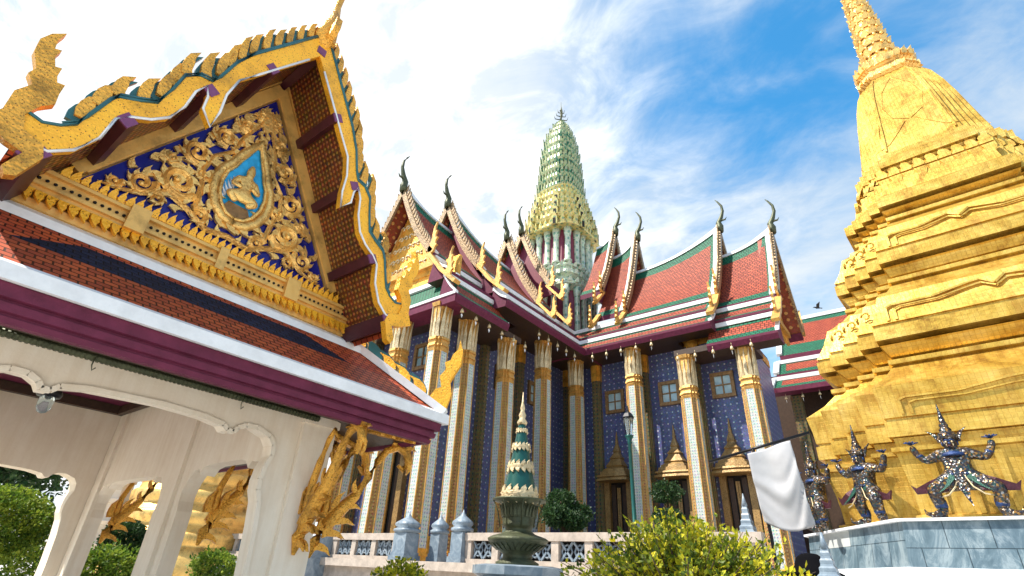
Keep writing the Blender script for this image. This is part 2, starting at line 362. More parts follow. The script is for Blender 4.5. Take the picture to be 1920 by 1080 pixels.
# balustrades: rail, plinth, pillars, pierced panels
def balustrade(v0, v1, label, n):
    t = thing('stone_balustrade', label, 'balustrade', (13.75, v0, TZ), 0, 'balustrades along the terrace edge')
    MB().box((13.58, v0, 2.48), (13.92, v1, 2.70)).build('rail', 'stone_pale', t)
    MB().box((13.58, v0, TZ), (13.92, v1, TZ+.12)).build('plinth', 'stone_pale', t)
    L = (v1-v0)/n
    for i in range(n+1):
        y = v0+.13+(v1-v0-.26)*i/n
        MB().box((13.62, y-.12, TZ+.12), (13.88, y+.12, 2.48)).build('pillar', 'stone_pale', t)
    for i in range(n):
        y0 = v0+.13+(v1-v0-.26)*i/n+.12; y1 = v0+.13+(v1-v0-.26)*(i+1)/n-.12
        m = MB(); z0, z1 = TZ+.12, 2.48; x = 13.75
        nx = max(2, round((y1-y0)/.36)); w = (y1-y0)/nx
        for k in range(nx):
            c0 = y0+w*k; cm = (z0+z1)/2; yc = c0+w/2
            for (a, c) in (((c0, z0), (yc, cm)), ((yc, cm), (c0+w, z1)), ((c0, z1), (yc, cm)), ((yc, cm), (c0+w, z0))):
                m.beam((x, a[0], a[1]), (x, c[0], c[1]), .07, .055, 0)
            o = [V((x, yc+.17*cos(q*pi/4), cm+.17*sin(q*pi/4))) for q in range(9)]
            m.tube(o, .028, 4, 0, False)
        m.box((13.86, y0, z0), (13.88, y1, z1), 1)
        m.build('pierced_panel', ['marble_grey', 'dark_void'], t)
    return t
balustrade(3.4, 12.3, 'long pierced balustrade right of the steps, behind the tiered cone and yellow bush', 8)
balustrade(15.5, 19.2, 'short pierced balustrade between marble gate posts and the side stair', 3)
balustrade(22.6, 33.5, 'pierced balustrade beyond the side stair, seen through the pavilion arch', 8)
def lotus_post(x, y, w, z1, label):
    t = thing('marble_post', label, 'post', (x, y, TZ-.2), 0, 'lotus topped marble posts')
    h = z1-TZ; q = w/2; m = MB()
    m.box((x-q*1.25, y-q*1.25, TZ-.2), (x+q*1.25, y+q*1.25, TZ+.16)); m.box((x-q*1.1, y-q*1.1, TZ+.16), (x+q*1.1, y+q*1.1, TZ+.26)); m.box((x-q, y-q, TZ+.26), (x+q, y+q, TZ+h*.58))
    m.build('shaft', 'marble_grey', t)
    m = MB(); z = TZ+h*.58
    m.lathe([(q*1.0, z), (q*1.25, z+.05), (q*1.25, z+.12), (q*.95, z+.17), (q*1.2, z+.26), (q*1.1, z+.33), (q*.7, z+.42), (q*.34, z+.50), (q*.14, z+.60), (.01, z+h*.46)], (x, y, 0), 12, 0, True, 5)
    m.build('bud_finial', 'marble_grey', t)
lotus_post(13.7, 15.15, .62, 3.32, 'broad grey marble post with lotus bud, left of the temple steps')
lotus_post(14.6, 14.45, .44, 3.36, 'slim grey marble post standing behind the broad one at the steps')
lotus_post(13.7, 12.55, .48, 3.34, 'grey marble post right of the steps in front of the round gold column')
# side stair with sloping marble parapets
st = thing('stone_staircase', 'pale stone stair with sloping grey marble parapets climbing to the terrace', 'staircase', (12.6, 21, 0))
m = MB()
for i in range(9): m.box((10.9+i*.27, 19.7, 0 if i == 0 else .2*i-.02), (13.3, 22.1, .2*(i+1)))
m.build('steps', 'stone_pale', st)
for y in (19.35, 22.1):
    MB().prism([(10.5, y, 0), (13.9, y, 0), (13.9, y, 2.75), (13.3, y, 2.75), (10.9, y, .85), (10.5, y, .85)], (0, .34, 0)).build('parapet', 'marble_grey', st)

# ================================================================== TEMPLE
UC, VC = 33.3, 21.5
tm = thing('temple', 'cross shaped blue mosaic temple with tiered rust and green roofs and a pale green prang', 'temple', (UC, VC, 0))
# walls (cella): cross plan, 1.75 m behind the columns
b = MB()
lw = 3.1; WT = 15.2
def wallbox(a, c): b.box(a, c)
b.box((17.9, VC-2.55, TZ+1.1), (UC+3, VC+2.55, WT)); b.box((UC-3.1, 8.0-1.2, TZ+1.1), (UC+3.1, VC-2.551, WT))
b.build('wall', 'mosaic_blue', tm)
b = MB(); b.box((17.6, VC-2.85, TZ), (UC-3.4, VC+2.85, TZ+1.1)); b.box((UC-3.4, 6.5, TZ), (UC+3.4, VC+2.86, TZ+1.1))
b.build('wall_plinth', 'gold_carved', tm)
b = MB(); b.box((17.86, VC-2.6, WT-.7), (UC-3.15, VC+2.6, WT-.2)); b.box((UC-3.15, 6.76, WT-.7), (UC+3.15, VC+2.61, WT-.2)); b.build('wall_frieze', 'gold_carved', tm)
# columns
def redent(a, bq, c, z, s=1):
    q = [(a, -bq), (a, bq), (c, bq), (c, c), (bq, c), (bq, a)]
    pts = []
    for k in range(4):
        for (x, y) in q[:]:
            cs, sn = [(1, 0), (0, 1), (-1, 0), (0, -1)][k]; pts.append(V(((x*cs-y*sn)*s, (x*sn+y*cs)*s, z)))
    o = []
    for p in pts:
        if not o or (p-o[-1]).length > 1e-4: o.append(p)
    if (o[0]-o[-1]).length < 1e-4: o.pop()
    return o
def make_column(H):
    n = len(redent(.5, .25, .38, 0)); A = redent(.5, .25, .38, 0)
    mi = []
    for i in range(n):
        p, q = A[i], A[(i+1) % n]; mi.append(0 if (abs(p.x-q.x) < 1e-5 and abs(abs(p.x)-.5) < 1e-3) or (abs(p.y-q.y) < 1e-5 and abs(abs(p.y)-.5) < 1e-3) else 1)
    m = MB(); m.loft([redent(.5, .25, .38, .5, 1.06), redent(.5, .25, .38, H-2.55, .96)], mi)
    for sx, sy in ((1, 0), (-1, 0), (0, 1), (0, -1)):   # thin gold fillets edging each pale face
        for e in (-.25, .25):
            w = .022; x0, y0 = (sx*.53+sy*e, sy*.53+sx*e)
            x1, y1 = (sx*.485+sy*e*.97, sy*.485+sx*e*.97)
            m.loft([[V((x0+i*w, y0+j*w, .5)) for i, j in ((-1, -1), (1, -1), (1, 1), (-1, 1))], [V((x1+i*w, y1+j*w, H-2.55)) for i, j in ((-1, -1), (1, -1), (1, 1), (-1, 1))]], 2)
    sh = m.build('column', ['mosaic_pale', 'mosaic_orange', 'gold_mosaic'], tm, False)
    m = MB()
    for (z0, z1, s) in ((0, .14, 1.3), (.14, .24, 1.16), (.24, .3, 1.24), (.3, .42, 1.1), (.42, .5, 1.16)): m.loft([redent(.5, .25, .38, z0, s), redent(.5, .25, .38, z1, s)])
    m.build('column_base', 'gold_carved', sh, False)
    m = MB(); z = H-2.55
    for (z0, z1, s0, s1) in ((0, .12, .99, 1.06), (.12, .26, .95, .95), (.26, .40, 1.08, 1.0), (.40, .58, .94, .94), (.58, .72, 1.08, 1.02), (.72, 2.35, .86, .92), (2.35, 2.55, 1.06, 1.16)):
        m.loft([redent(.5, .25, .38, z+z0, s0), redent(.5, .25, .38, z+z1, s1)])
    for k in range(12):
        a = 2*pi*k/12; r = .5/(abs(cos(a))**6+abs(sin(a))**6)**(1/6)*.93; d = V((cos(a), sin(a), 0))
        for (zz, hh, ww, rr) in ((.72, 1.62, .25, .90), (.7, .8, .22, .97)):
            m.flame(V((d.x*r*rr, d.y*r*rr, z+zz)), V((d.x*.05, d.y*.05, 1)), (-d.y, d.x, 0), hh, ww, d, .05, 1, 0)
    m.build('capital', ['gold_mosaic', 'gold_white'], sh, False)
    return sh
ZL, ZH = 13.2, 14.45
colLo = make_column(ZL-TZ); colHi = make_column(ZH-TZ)
lo = [(16, 17.2), (16, 20.05), (16, 22.95), (16, 25.8), (17.95, 17.2), (21.2, 17.2), (28.55, 6.4), (28.55, 9.7)]
hi = [(24.8, 17.2), (28.6, 17.15), (28.55, 13.0)]
for pr, L in ((colLo, lo), (colHi, hi)):
    for i, (x, y) in enumerate(L):
        loc = V((x-UC, y-VC, TZ))
        if i == 0: pr.location = loc; pr.scale = (.9, .9, 1)
        else: copy_part(pr, tm, loc)
# wall pilasters behind each column
m0 = MB(); m0.loft([redent(.30, .16, .23, 1.0), redent(.30, .16, .23, 12.6)], 0); m0.loft([redent(.33, .18, .25, 11.4), redent(.36, .2, .28, 13.2)], 1)
pl = m0.build('pilaster', ['mosaic_dark', 'gold_carved'], tm, False)
for i, (x, y) in enumerate([(30.1, 6.8), (30.1, 9.7), (30.1, 13.0), (30.1, 16.4), (30.15, 18.85), (27.2, 18.85), (24.6, 18.85), (21.2, 18.85), (17.8, 18.85), (17.8, 24.2)]):
    loc = V((x-UC, y-VC, TZ))
    if i == 0: pl.location = loc
    else: copy_part(pl, tm, loc)
# doors with spired crowns, and windows
def door(c, facing, hw=.55, z1=6.75):
    """c = (u,v) of the wall face, facing 'u' (towards -u) or 'v' (towards -v)"""
    def P(a, d, z): return V((c[0]-d, c[1]+a, z)) if facing == 'u' else V((c[0]+a, c[1]-d, z))
    def bx(m, a0, a1, d0, d1, z0, z1_, mi=0):
        p, q = P(a0, d0, z0), P(a1, d1, z1_); m.box((min(p.x, q.x), min(p.y, q.y), z0), (max(p.x, q.x), max(p.y, q.y), z1_), mi)
    z0 = TZ+1.1
    m = MB(); bx(m, -hw, hw, -.02, .04, z0, z1, 0); d = m.build('door', ['dark_void'], tm)
    m = MB()
    for s in (-1, 1): bx(m, s*hw*.62-.13, s*hw*.62+.13, .04, .12, z0, z1-.12)
    m.build('leaf', 'dark_wood', d)
    m = MB()
    for s in (-1, 1):
        bx(m, s*(hw+.17)-.17, s*(hw+.17)+.17, 0, .3, z0-.5, z1); bx(m, s*(hw+.17)-.22, s*(hw+.17)+.22, 0, .36, z0-1.0, z0-.5)
        bx(m, s*.06-.05, s*.06+.05, .10, .17, z0, z1-.3)
    m.build('jamb', 'door_gold', d)
    m = MB(); cc_ = P(0, .1, 0); z = z1
    w = hw+.45
    for (r, h) in ((w*1.12, .12), (w*1.0, .1), (w*1.08, .10), (w*.92, .22), (w*.78, .16)):
        m.lathe([(r, z), (r*.97, z+h)], cc_, 12, 0, False, 6); z += h
    m.lathe([(w*.72, z), (w*.55, z+.14), (w*.62, z+.2), (w*.42, z+.5), (w*.36, z+.62), (w*.42, z+.68), (w*.25, z+.9), (w*.2, z+1.05), (w*.24, z+1.1), (w*.12, z+1.45), (.07, z+1.6), (.09, z+1.65), (.015, z+2.35)], cc_, 12, 0, False, 6)
    m.build('spired_crown', 'door_gold', d)
def window(c, facing, hw=.56, z0=11.1, z1=12.4):
    def bx(m, a0, a1, d0, d1, za, zb, mi=0):
        if facing == 'u': m.box((c[0]-d1, c[1]+a0, za), (c[0]-d0, c[1]+a1, zb), mi)
        else: m.box((c[0]+a0, c[1]-d1, za), (c[0]+a1, c[1]-d0, zb), mi)
    m = MB()
    for s in (-1, 1): bx(m, s*hw-.1, s*hw+.1, 0, .16, z0-.1, z1+.1)
    for zz in (z0, z1): bx(m, -hw+.1, hw-.1, 0, .16, zz-.1, zz+.1)
    bx(m, -.035, .035, .03, .1, z0+.1, z1-.1); bx(m, -hw+.1, -.035, .03, .1, (z0+z1)/2-.03, (z0+z1)/2+.03); bx(m, .035, hw-.1, .03, .1, (z0+z1)/2-.03, (z0+z1)/2+.03)
    f = m.build('window', 'gold_wood', tm)
    m = MB(); bx(m, -hw+.1, hw-.1, .005, .025, z0+.1, z1-.1); m.build('pane', 'window_glass', f)
XW = UC-3.1
for y in (15.15, 11.45, 8.25): door((XW, y), 'u'); window((XW, y), 'u')
door((17.9, 21.4), 'u', .75, 7.0); window((17.9, 20.3), 'u'); window((17.9, 22.7), 'u')
for x in (19.6, 23.0, 26.3): window((x, VC-2.55), 'v')

# ---- roofs.  arm frame: s = distance out from the crossing, w = lateral offset (+ = side seen), z
def armL(s, w, z): return V((UC-s, VC-w, z))
def armR(s, w, z): return V((UC-w, VC-s, z))
def lerp(a, c, t): return a+(c-a)*t
def slope_pts(zr, W_, zb, n=8):
    return [(W_*r, zr+(zb-zr)*(r+.10*sin(pi*r))) for r in [i/n for i in range(n+1)]]
def upper_roof(P, s0, s1, z_in, z_out, W_, zb, name='tile_roof', both=True):
    """steep tile slope with green border; ridge swings up towards the outer gable"""
    ns, nr = 10, 8; b_s = .11*min(1, 5/(s1-s0)); m = MB()
    tt = sorted(set([0, .06] + [i/ns for i in range(ns+1)] + [1-b_s*1.1]))
    rr = sorted(set([i/nr for i in range(nr+1)]+[.12, .88]))
    for sg in ((1, -1) if both else (1,)):
        def Q(t, r):
            zr = z_in+(z_out-z_in)*t**2.2; bow = .25*sin(pi*r)*0
            return P(lerp(s0, s1, t), sg*W_*r, zr+(zb-zr)*(r+.10*sin(pi*r)))
        for a, c in zip(tt, tt[1:]):
            for e, f in zip(rr, rr[1:]):
                green = e < .119 or f > .881 or c > 1-b_s*1.05
                m.face([Q(a, e), Q(c, e), Q(c, f), Q(a, f)], 1 if green else 0)
        for a, c in zip(tt, tt[1:]):       # fascia under the slope
            p0, p1 = Q(a, 1), Q(c, 1); m.face([p0, p1, p1-V((0, 0, .38)), p0-V((0, 0, .38))], 2)
            i0, i1 = Q(a, .9)-V((0, 0, .4)), Q(c, .9)-V((0, 0, .4)); m.face([p0-V((0, 0, .38)), p1-V((0, 0, .38)), i1, i0], 2)
    ob = m.build(name, ['tile_rust', 'tile_green', 'purple'], tm)
    m = MB(); zs = [z_in+(z_out-z_in)*t**2.2 for t in tt]
    up_ = V((0, 0, 1))
    for k in range(len(tt)-1):
        a, c = P(lerp(s0, s1, tt[k]), 0, zs[k]), P(lerp(s0, s1, tt[k+1]), 0, zs[k+1])
        fl0, fl1 = .18+.42*max(0, tt[k]-.55)**1.0, .18+.42*max(0, tt[k+1]-.55)
        dx = P(0, .13, 0)-P(0, 0, 0)
        m.loft([[a-dx-up_*.05, a+dx-up_*.05, a+dx*.5+up_*fl0, a-dx*.5+up_*fl0], [c-dx-up_*.05, c+dx-up_*.05, c+dx*.5+up_*fl1, c-dx*.5+up_*fl1]])
    m.build('ridge_cap', 'white_trim', ob)
    return ob
def tier(P, s0, s1, wa, za, wb, zb, sides=(1, -1)):
    for sg in sides: tier_side(P, s0, s1, wa, za, wb, zb, (sg,))
def tier_side(P, s0, s1, wa, za, wb, zb, sides, name='roof_tier'):
    """one lower roof tier on both sides: flashing, tiles with green edge, purple fascia"""
    m = MB()
    for sg in sides:
        def Q(t, r, dz=0): return P(lerp(s0, s1, t), sg*lerp(wa, wb, r), lerp(za, zb, r)-.10*sin(pi*r)+dz)
        tt = [0, .5, .97, 1]; rr = [0, .14, .4, .64, 1]
        for a, c in zip(tt, tt[1:]):
            for e, f in zip(rr, rr[1:]): m.face([Q(a, e), Q(c, e), Q(c, f), Q(a, f)], 1 if f == 1 or e == 0 or a > .9 else 0)
        a0, a1 = Q(0, 0), Q(1, 0); d = P(0, sg*.10, 0)-P(0, 0, 0)
        m.loft([[a0+d, a0+d+V((0, 0, .26)), a0-d*.5+V((0, 0, .3)), a0-d], [a1+d, a1+d+V((0, 0, .26)), a1-d*.5+V((0, 0, .3)), a1-d]], 3)
        e0, e1 = Q(0, 1), Q(1, 1); i0, i1 = P(s0, sg*(wb-.12), zb-.42), P(s1, sg*(wb-.12), zb-.42)
        m.face([e0, e1, e1-V((0, 0, .14)), e0-V((0, 0, .14))], 2); m.face([e0-V((0, 0, .14)), e1-V((0, 0, .14)), i1, i0], 2)
        j0, j1 = P(s0, sg*(wa-.3), zb-.38), P(s1, sg*(wa-.3), zb-.38); m.face([i0, i1, j1, j0], 4)
        m.face([Q(1, 0), Q(1, 1), P(s1, sg*(wb-.12), zb-.42), P(s1, sg*(wa-.3), zb-.38)], 2)
        # white verge at the outer end
        for e, f in zip(rr, rr[1:]):
            p, q = Q(1, e), Q(1, f); o = P(.10, 0, 0)-P(0, 0, 0); m.prism([p-o, q-o, q-o+V((0, 0, .14)), p-o+V((0, 0, .14))], o*2, 3)
    return m.build(name, ['tile_rust', 'tile_green', 'purple', 'white_trim', 'dark_wood'], tm)
def hook(m, p, dw, ds, h, mi=0):
    """naga finial: upswept flame with barbs, at the foot of a barge board; dw = outward lateral dir, ds = along-arm dir"""
    p, dw, ds = V(p), V(dw), V(ds); Z = V((0, 0, 1))
    o = [(-.35, -.25), (.1, -.38), (.42, -.2), (.5, .1), (.75, .2), (.52, .35), (.5, .6), (.72, .85), (.45, .85), (.38, 1.15), (.55, 1.45), (.34, 1.4), (.28, 1.75), (.42, 2.25), (.1, 1.75), (.02, 1.2), (.05, .75), (-.1, .4), (-.35, .2)]
    k = h/2.6
    m.prism([p+dw*(x*k*.8)+Z*(y*k)-ds*.06 for x, y in o], ds*.12, mi)
def gable_set(P, s1, z_out, W_, zb, ped=True, set_back=.75, hooks=((1., 1.5),), chofah=True, label=None, inner_mat='gold_carved'):
    ds = (P(1, 0, 0)-P(0, 0, 0)); dwv = P(0, 1, 0)-P(0, 0, 0); Z = V((0, 0, 1)); n = 10
    S_ = [(W_*r, z_out+(zb-z_out)*(r+.10*sin(pi*r))) for r in [i/n for i in range(n+1)]]
    for sg in (1, -1):
        m = MB()
        for (w0, z0), (w1, z1) in zip(S_, S_[1:]):
            p, q = P(s1, sg*w0, z0), P(s1, sg*w1, z1); t = (q-p).normalized(); nn = t.cross(ds).normalized(); nn = nn if nn.z > 0 else -nn
            m.prism([p-nn*.22, q-nn*.22, q+nn*.10, p+nn*.10], ds*.16, 0)           # gilded board
            m.prism([p+nn*.0-ds*.34, q+nn*.0-ds*.34, q+nn*.10-ds*.34, p+nn*.10-ds*.34], ds*.34, 1)   # white verge behind
            L_ = (q-p).length; k = max(1, round(L_/.34))
            for i in range(k):
                f = p+(q-p)*((i+.5)/k)+nn*.10+ds*.02
                m.flame(f, nn*.9-t*.35, -t, .36, .24, ds, .09, 2, .5)
        bb = m.build('barge_board', ['barge_gold', 'white_trim', 'barge_gold'], tm)
        m = MB()
        for (r, h) in hooks: 
            i = r*n; i0 = min(int(i), n-1); w = lerp(S_[i0][0], S_[i0+1][0], i-i0); z = lerp(S_[i0][1], S_[i0+1][1], i-i0)
            hook(m, P(s1+.1, sg*w, z), dwv*sg, ds, h)
        m.build('naga_finial', 'gold_mosaic', bb)
    if chofah:
        a = P(s1+.1, 0, z_out); m = MB()
        path = [(0, -.2), (.06, .25), (.0, .6), (.22, 1.0), (.38, 1.5), (.36, 2.0), (.16, 2.45), (.02, 2.7)]
        m.tube([a+ds*x*1.1+Z*z for x, z in path], [.26, .24, .20, .15, .11, .085, .06, .02], 6, 0)
        m.tube([a+ds*.1+Z*.75, a+ds*.5+Z*.72, a+ds*.62+Z*.9], [.1, .06, .015], 5, 0)
        m.build('ridge_finial', 'bronze_green', tm)
    # pediment and soffit under the overhang
    sb = s1-set_back; m = MB(); pts = [P(sb, w*.97, z-.62) for w, z in S_]+[P(sb, -w*.97, z-.62) for w, z in S_[::-1][:-1]]
    m.prism(pts, -ds*.12, 0)
    if ped:
        zt = z_out-1.35; base = zb+.1
        for sg in (1, -1):
            for k in range(5):
                zz = base+.3+k*(zt-base)/5.6; ww = (W_*.80)*(1-(zz-base)/(z_out-base))
                for q in range(int(max(0, ww-.55)/.42)+1) if ww > .7 else ():
                    x = sg*(.2+q*.42); c = P(sb+.02, x, zz); r = .20
                    m.tube([c+dwv*(cos(t*.7)*r*(1-t*.09))*sg+Z*(sin(t*.7)*r*(1-t*.09)) for t in range(9)], [.055]*8+[.02], 5, 1, True)
        for sg in (1, -1):
            for (w0, z0), (w1, z1) in zip(S_[2:], S_[3:]):
                p, q = P(sb+.03, sg*w0*.86, z0-.75), P(sb+.03, sg*w1*.86, z1-.75); m.beam(p, q, .16, .16, 2, ds)
        m.box(*[tuple(f(P(sb, -W_*.86, zb-.25)[i], P(sb+.25, W_*.86, zb+.12)[i]) for i in range(3)) for f in (min, max)], 2)
    pm = m.build('pediment', [inner_mat, 'gold_white', 'gold_mosaic'], tm)
    m = MB()
    for sg in (1, -1):
        for (w0, z0), (w1, z1) in zip(S_, S_[1:]):
            m.face([P(sb, sg*w0, z0-.30), P(s1, sg*w0, z0-.30), P(s1, sg*w1, z1-.30), P(sb, sg*w1, z1-.30)], 0)
    m.build('gable_soffit', 'soffit_red', pm)
Wm, Zm = 3.55, 17.35
def arm(P, s_end, s2, s3, s4, zs, sides=(1, -1)):
    z1, z2, z3, z4, zi1, zi2 = zs; dr = .85
    # outermost bay, a step lower
    upper_roof(P, s2-.6, s_end, zi1, z1, Wm-.1, Zm-dr); gable_set(P, s_end, z1, Wm-.1, Zm-dr, True, .9, ((.97, 2.0),))
    tier(P, s2-.5, s_end-.15, Wm-.1, Zm-.42-dr, 4.65, 15.95-dr, sides); tier(P, s2-.4, s_end, 4.55, 15.5-dr, 5.55, 14.6-dr-.35, sides)
    # main bay
    upper_roof(P, s3-.6, s2, zi2, z2, Wm, Zm); gable_set(P, s2, z2, Wm, Zm, False, .5, ((.97, 1.9),), inner_mat='maroon')
    tier(P, 0, s2-.15, Wm, Zm-.4, 4.7, 15.98, sides); tier(P, 0, s2, 4.6, 15.55, 5.6, 14.75, sides)
    # two raised bays beside the prang
    upper_roof(P, s4-.3, s3, z3-1.2, z3, 3.15, 18.1); gable_set(P, s3, z3, 3.15, 18.1, False, .4, ((1., 1.7),), inner_mat='maroon')
    upper_roof(P, s4-1.7, s4, z4-1.0, z4, 2.95, 20.4); gable_set(P, s4, z4, 2.95, 20.4, False, .4, ((1., 1.7),), inner_mat='maroon')
    # lower hooks at the tier ends
    for s_, z_ in ((s_end+.02, 14.1-.35), (s2+.02, 15.0)):
        m = MB(); ds = P(1, 0, 0)-P(0, 0, 0); dw = P(0, 1, 0)-P(0, 0, 0)
        for sg in sides:
            hook(m, P(s_, sg*4.75, z_+1.0), dw*sg, ds, 1.8)
            pz = [(3.3, z_+2.6), (4.4, z_+1.25), (5.5, z_+.25)]
            for (w0, z0), (w1, z1) in zip(pz, pz[1:]): m.beam(P(s_, sg*w0, z0), P(s_, sg*w1, z1), .2, .42, 0, ds)
        m.build('tier_finial', 'gold_mosaic', tm)
    ds = P(1, 0, 0)-P(0, 0, 0); dw = P(0, 1, 0)-P(0, 0, 0)
    for s_, w_, z_ in ((s3, 4.25, 16.9), (s4, 3.75, 19.2), (s4-.1, 4.3, 17.1)):
        for sg in sides:
            m = MB(); hook(m, P(s_, sg*w_, z_), dw*sg, ds, 1.6); m.beam(P(s_, sg*(w_-1.2), z_+1.15), P(s_, sg*(w_+.1), z_-.3), .18, .36, 0, ds); m.build('tier_finial', 'gold_mosaic', tm)
arm(armL, UC-15.6, UC-19.4, UC-25.9, UC-27.7, (22.3, 23.5, 24.5, 26.1, 21.5, 21.8))
arm(armR, VC-4.45, VC-7.75, VC-14.1, VC-16.0, (22.9, 24.3, 25.9, 27.2, 21.9, 22.7), (1,))
# end skirts of the two arms + entablature under the eaves
for P, s1 in ((armL, UC-15.6),):
    m = MB(); z = 13.4
    a = [P(s1-.95, -4.6, z+1.6), P(s1-.95, 4.6, z+1.6), P(s1+.02, 5.5, z), P(s1+.02, -5.5, z)]
    m.face(a, 0); m.face([a[3], a[2], a[2]-V((0, 0, .42)), a[3]-V((0, 0, .42))], 1)
    m.face([a[3]-V((0, 0, .42)), a[2]-V((0, 0, .42)), P(s1-1.2, 5.2, z-.42), P(s1-1.2, -5.2, z-.42)], 1)
    m.beam(P(s1-.9, -4.6, z+1.7), P(s1-.9, 4.6, z+1.7), .25, .25, 2); m.beam(P(s1+.0, -5.5, z+.06), P(s1+.0, 5.5, z+.06), .14, .14, 2)
    m.box(*[tuple(f(P(s1-1.15, -4.5, 13.5)[i], P(s1-.97, 4.5, 16.5)[i]) for i in range(3)) for f in (min, max)], 3)
    m.build('end_skirt', ['tile_green', 'purple', 'white_trim', 'gold_carved'], tm)
m = MB()
m.box((15.6, 16.8, ZL), (22, 26.2, ZL+.35)); m.box((28.15, 6.0, ZL), (31.0, 10.2, ZL+.35)); m.box((22.05, 16.8, ZH-.02), (UC, 26.2, ZH+.3)); m.box((28.2, 10.25, ZH-.025), (38.4, 16.79, ZH+.3))
m.build('ceiling_beam', 'dark_wood', tm)
# ---- prang tower over the crossing
PX, PY = 33.4, 21.4
pc = (PX, PY, 0)
m = MB(); m.box((UC-7.6, VC-2.3, 14.8), (UC+3, VC+2.3, 17.0)); m.box((UC-2.31, VC-7.4, 14.8), (UC+2.31, VC-2.301, 17.0)); m.build('roof_core', 'maroon', tm)
tw = MB().lathe([(2.3, 15), (2.3, 20.2), (2.25, 22.2), (2.0, 28.2)], pc, 16, 0, False, 5).build('prang_tower', 'maroon', tm)
m = MB()
def colring(z0, z1, hw, n, r, mi):
    for k in range(n):
        a = 2*pi*k/n; q = hw/(abs(cos(a))**5+abs(sin(a))**5)**.2; c = (PX+cos(a)*q, PY+sin(a)*q, 0)
        m.lathe([(r*1.4, z0), (r*1.4, z0+.25), (r, z0+.35), (r*.95, z1-.8), (r*1.15, z1-.7), (r*1.5, z1)], c, 8, mi)
colring(17.2, 22.2, 2.45, 18, .24, 0); colring(24.6, 28.1, 2.15, 16, .26, 0)
m.build('colonnade', 'prang_mint', tw)
m = MB()
m.lathe([(2.2, 22.0), (2.75, 22.3), (2.75, 22.55), (2.5, 22.7), (2.35, 23.1), (2.6, 23.4), (2.55, 23.7), (2.35, 24.0), (2.45, 24.3), (2.2, 24.65)], pc, 32, 0, False, 5)
for (z, hw, hh) in ((22.45, 2.78, .55), (23.35, 2.62, .6), (24.1, 2.5, .5)):
    for k in range(32):
        a = 2*pi*k/32; q = hw/(abs(cos(a))**5+abs(sin(a))**5)**.2; d = V((cos(a), sin(a), 0)); m.flame(V((PX, PY, z))+d*q, V((d.x*.3, d.y*.3, 1)), (-d.y, d.x, 0), hh, .34, d, .1, 0, 0)
m.build('lotus_cornice', 'prang_mint', tw)
prof = [(28.1, 3.0), (29.3, 2.85), (30.3, 2.6), (31.3, 2.35), (32.3, 2.15), (33.4, 2.0), (34.6, 1.9), (35.8, 1.83), (37, 1.76), (38.2, 1.66), (39.4, 1.5), (40.6, 1.28), (41.6, 1.02), (42.4, .72), (43.1, .4), (43.5, .15)]
for mat, rng in (('prang_gold', range(0, 5)), ('prang_green', range(5, 15))):
    m = MB()
    for i in rng:
        (z0, r0), (z1, r1) = prof[i], prof[i+1]; h = z1-z0
        r0 *= .93; r1 *= .93
        m.lathe([(r0*1.06, z0), (r0*1.08, z0+h*.10), (r0*.93, z0+h*.16), (r0*.90, z0+h*.74), (r1*1.02, z0+h*.84), (r1*1.06, z1)], pc, 32, 0, False, 4)
        n = 36 if i < 8 else 28
        for k in range(n):
            a = 2*pi*(k+.5)/n; q = r0/(abs(cos(a))**4+abs(sin(a))**4)**.25; d = V((cos(a), sin(a), 0)); t = V((-sin(a), cos(a), 0))
            diag = abs((a % (pi/2))-pi/4)
            big = 1.35 if diag < .18 else 1.
            m.flame(V((PX, PY, z0+h*.1))+d*q*1.03, V((d.x*.10, d.y*.10, 1)), t, h*.72*big, 2*pi*q/n*.72, d, .10, 0, 0)
            if 4 < i < 11 and diag < .42:      # deep green panels in the faces of the upper body
                if k % 2 == 0: c = V((PX, PY, z0+h*.2))+d*q*.97; m.prism([c-t*.16, c+t*.16, c+t*.16+V((0, 0, h*.6)), c-t*.16+V((0, 0, h*.6))], d*.12, 1)
        if i < 4:
            for k in range(8):                 # small niches at the corners of the lower body
                a = pi/8+k*pi/4; q = r0*1.12/(abs(cos(a))**4+abs(sin(a))**4)**.25; d = V((cos(a), sin(a), 0)); t = V((-sin(a), cos(a), 0)); c = V((PX, PY, z0))+d*q
                m.prism([c-t*.26, c+t*.26, c+t*.26+V((0, 0, h*.6)), c+V((0, 0, h*1.15)), c-t*.26+V((0, 0, h*.6))], -d*.3, 0)
                c2 = c+d*.01; m.prism([c2-t*.12, c2+t*.12, c2+t*.12+V((0, 0, h*.5)), c2-t*.12+V((0, 0, h*.5))], d*.02, 2)
    m.build('prang_body', [mat, 'deep_green', 'dark_void'], tw)
m = MB(); m.tube([(PX, PY, 43.3), (PX, PY, 44.5), (PX, PY, 46.6)], [.12, .08, .02], 6, 0)
m.lathe([(.1, 43.5), (.26, 43.6), (.1, 43.75)], pc, 10, 0); m.ball((PX, PY, 45.3), .16, 8, 0)
for zz, L_ in ((43.9, .62), (44.4, .45), (44.9, .3)):
    for k in range(4):
        a = pi/4+k*pi/2; m.tube([(PX, PY, zz), (PX+cos(a)*L_, PY+sin(a)*L_, zz+.05), (PX+cos(a)*L_*1.25, PY+sin(a)*L_*1.25, zz+.55)], [.06, .05, .015], 5, 0)
m.build('trident_finial', 'bronze_green', tw)
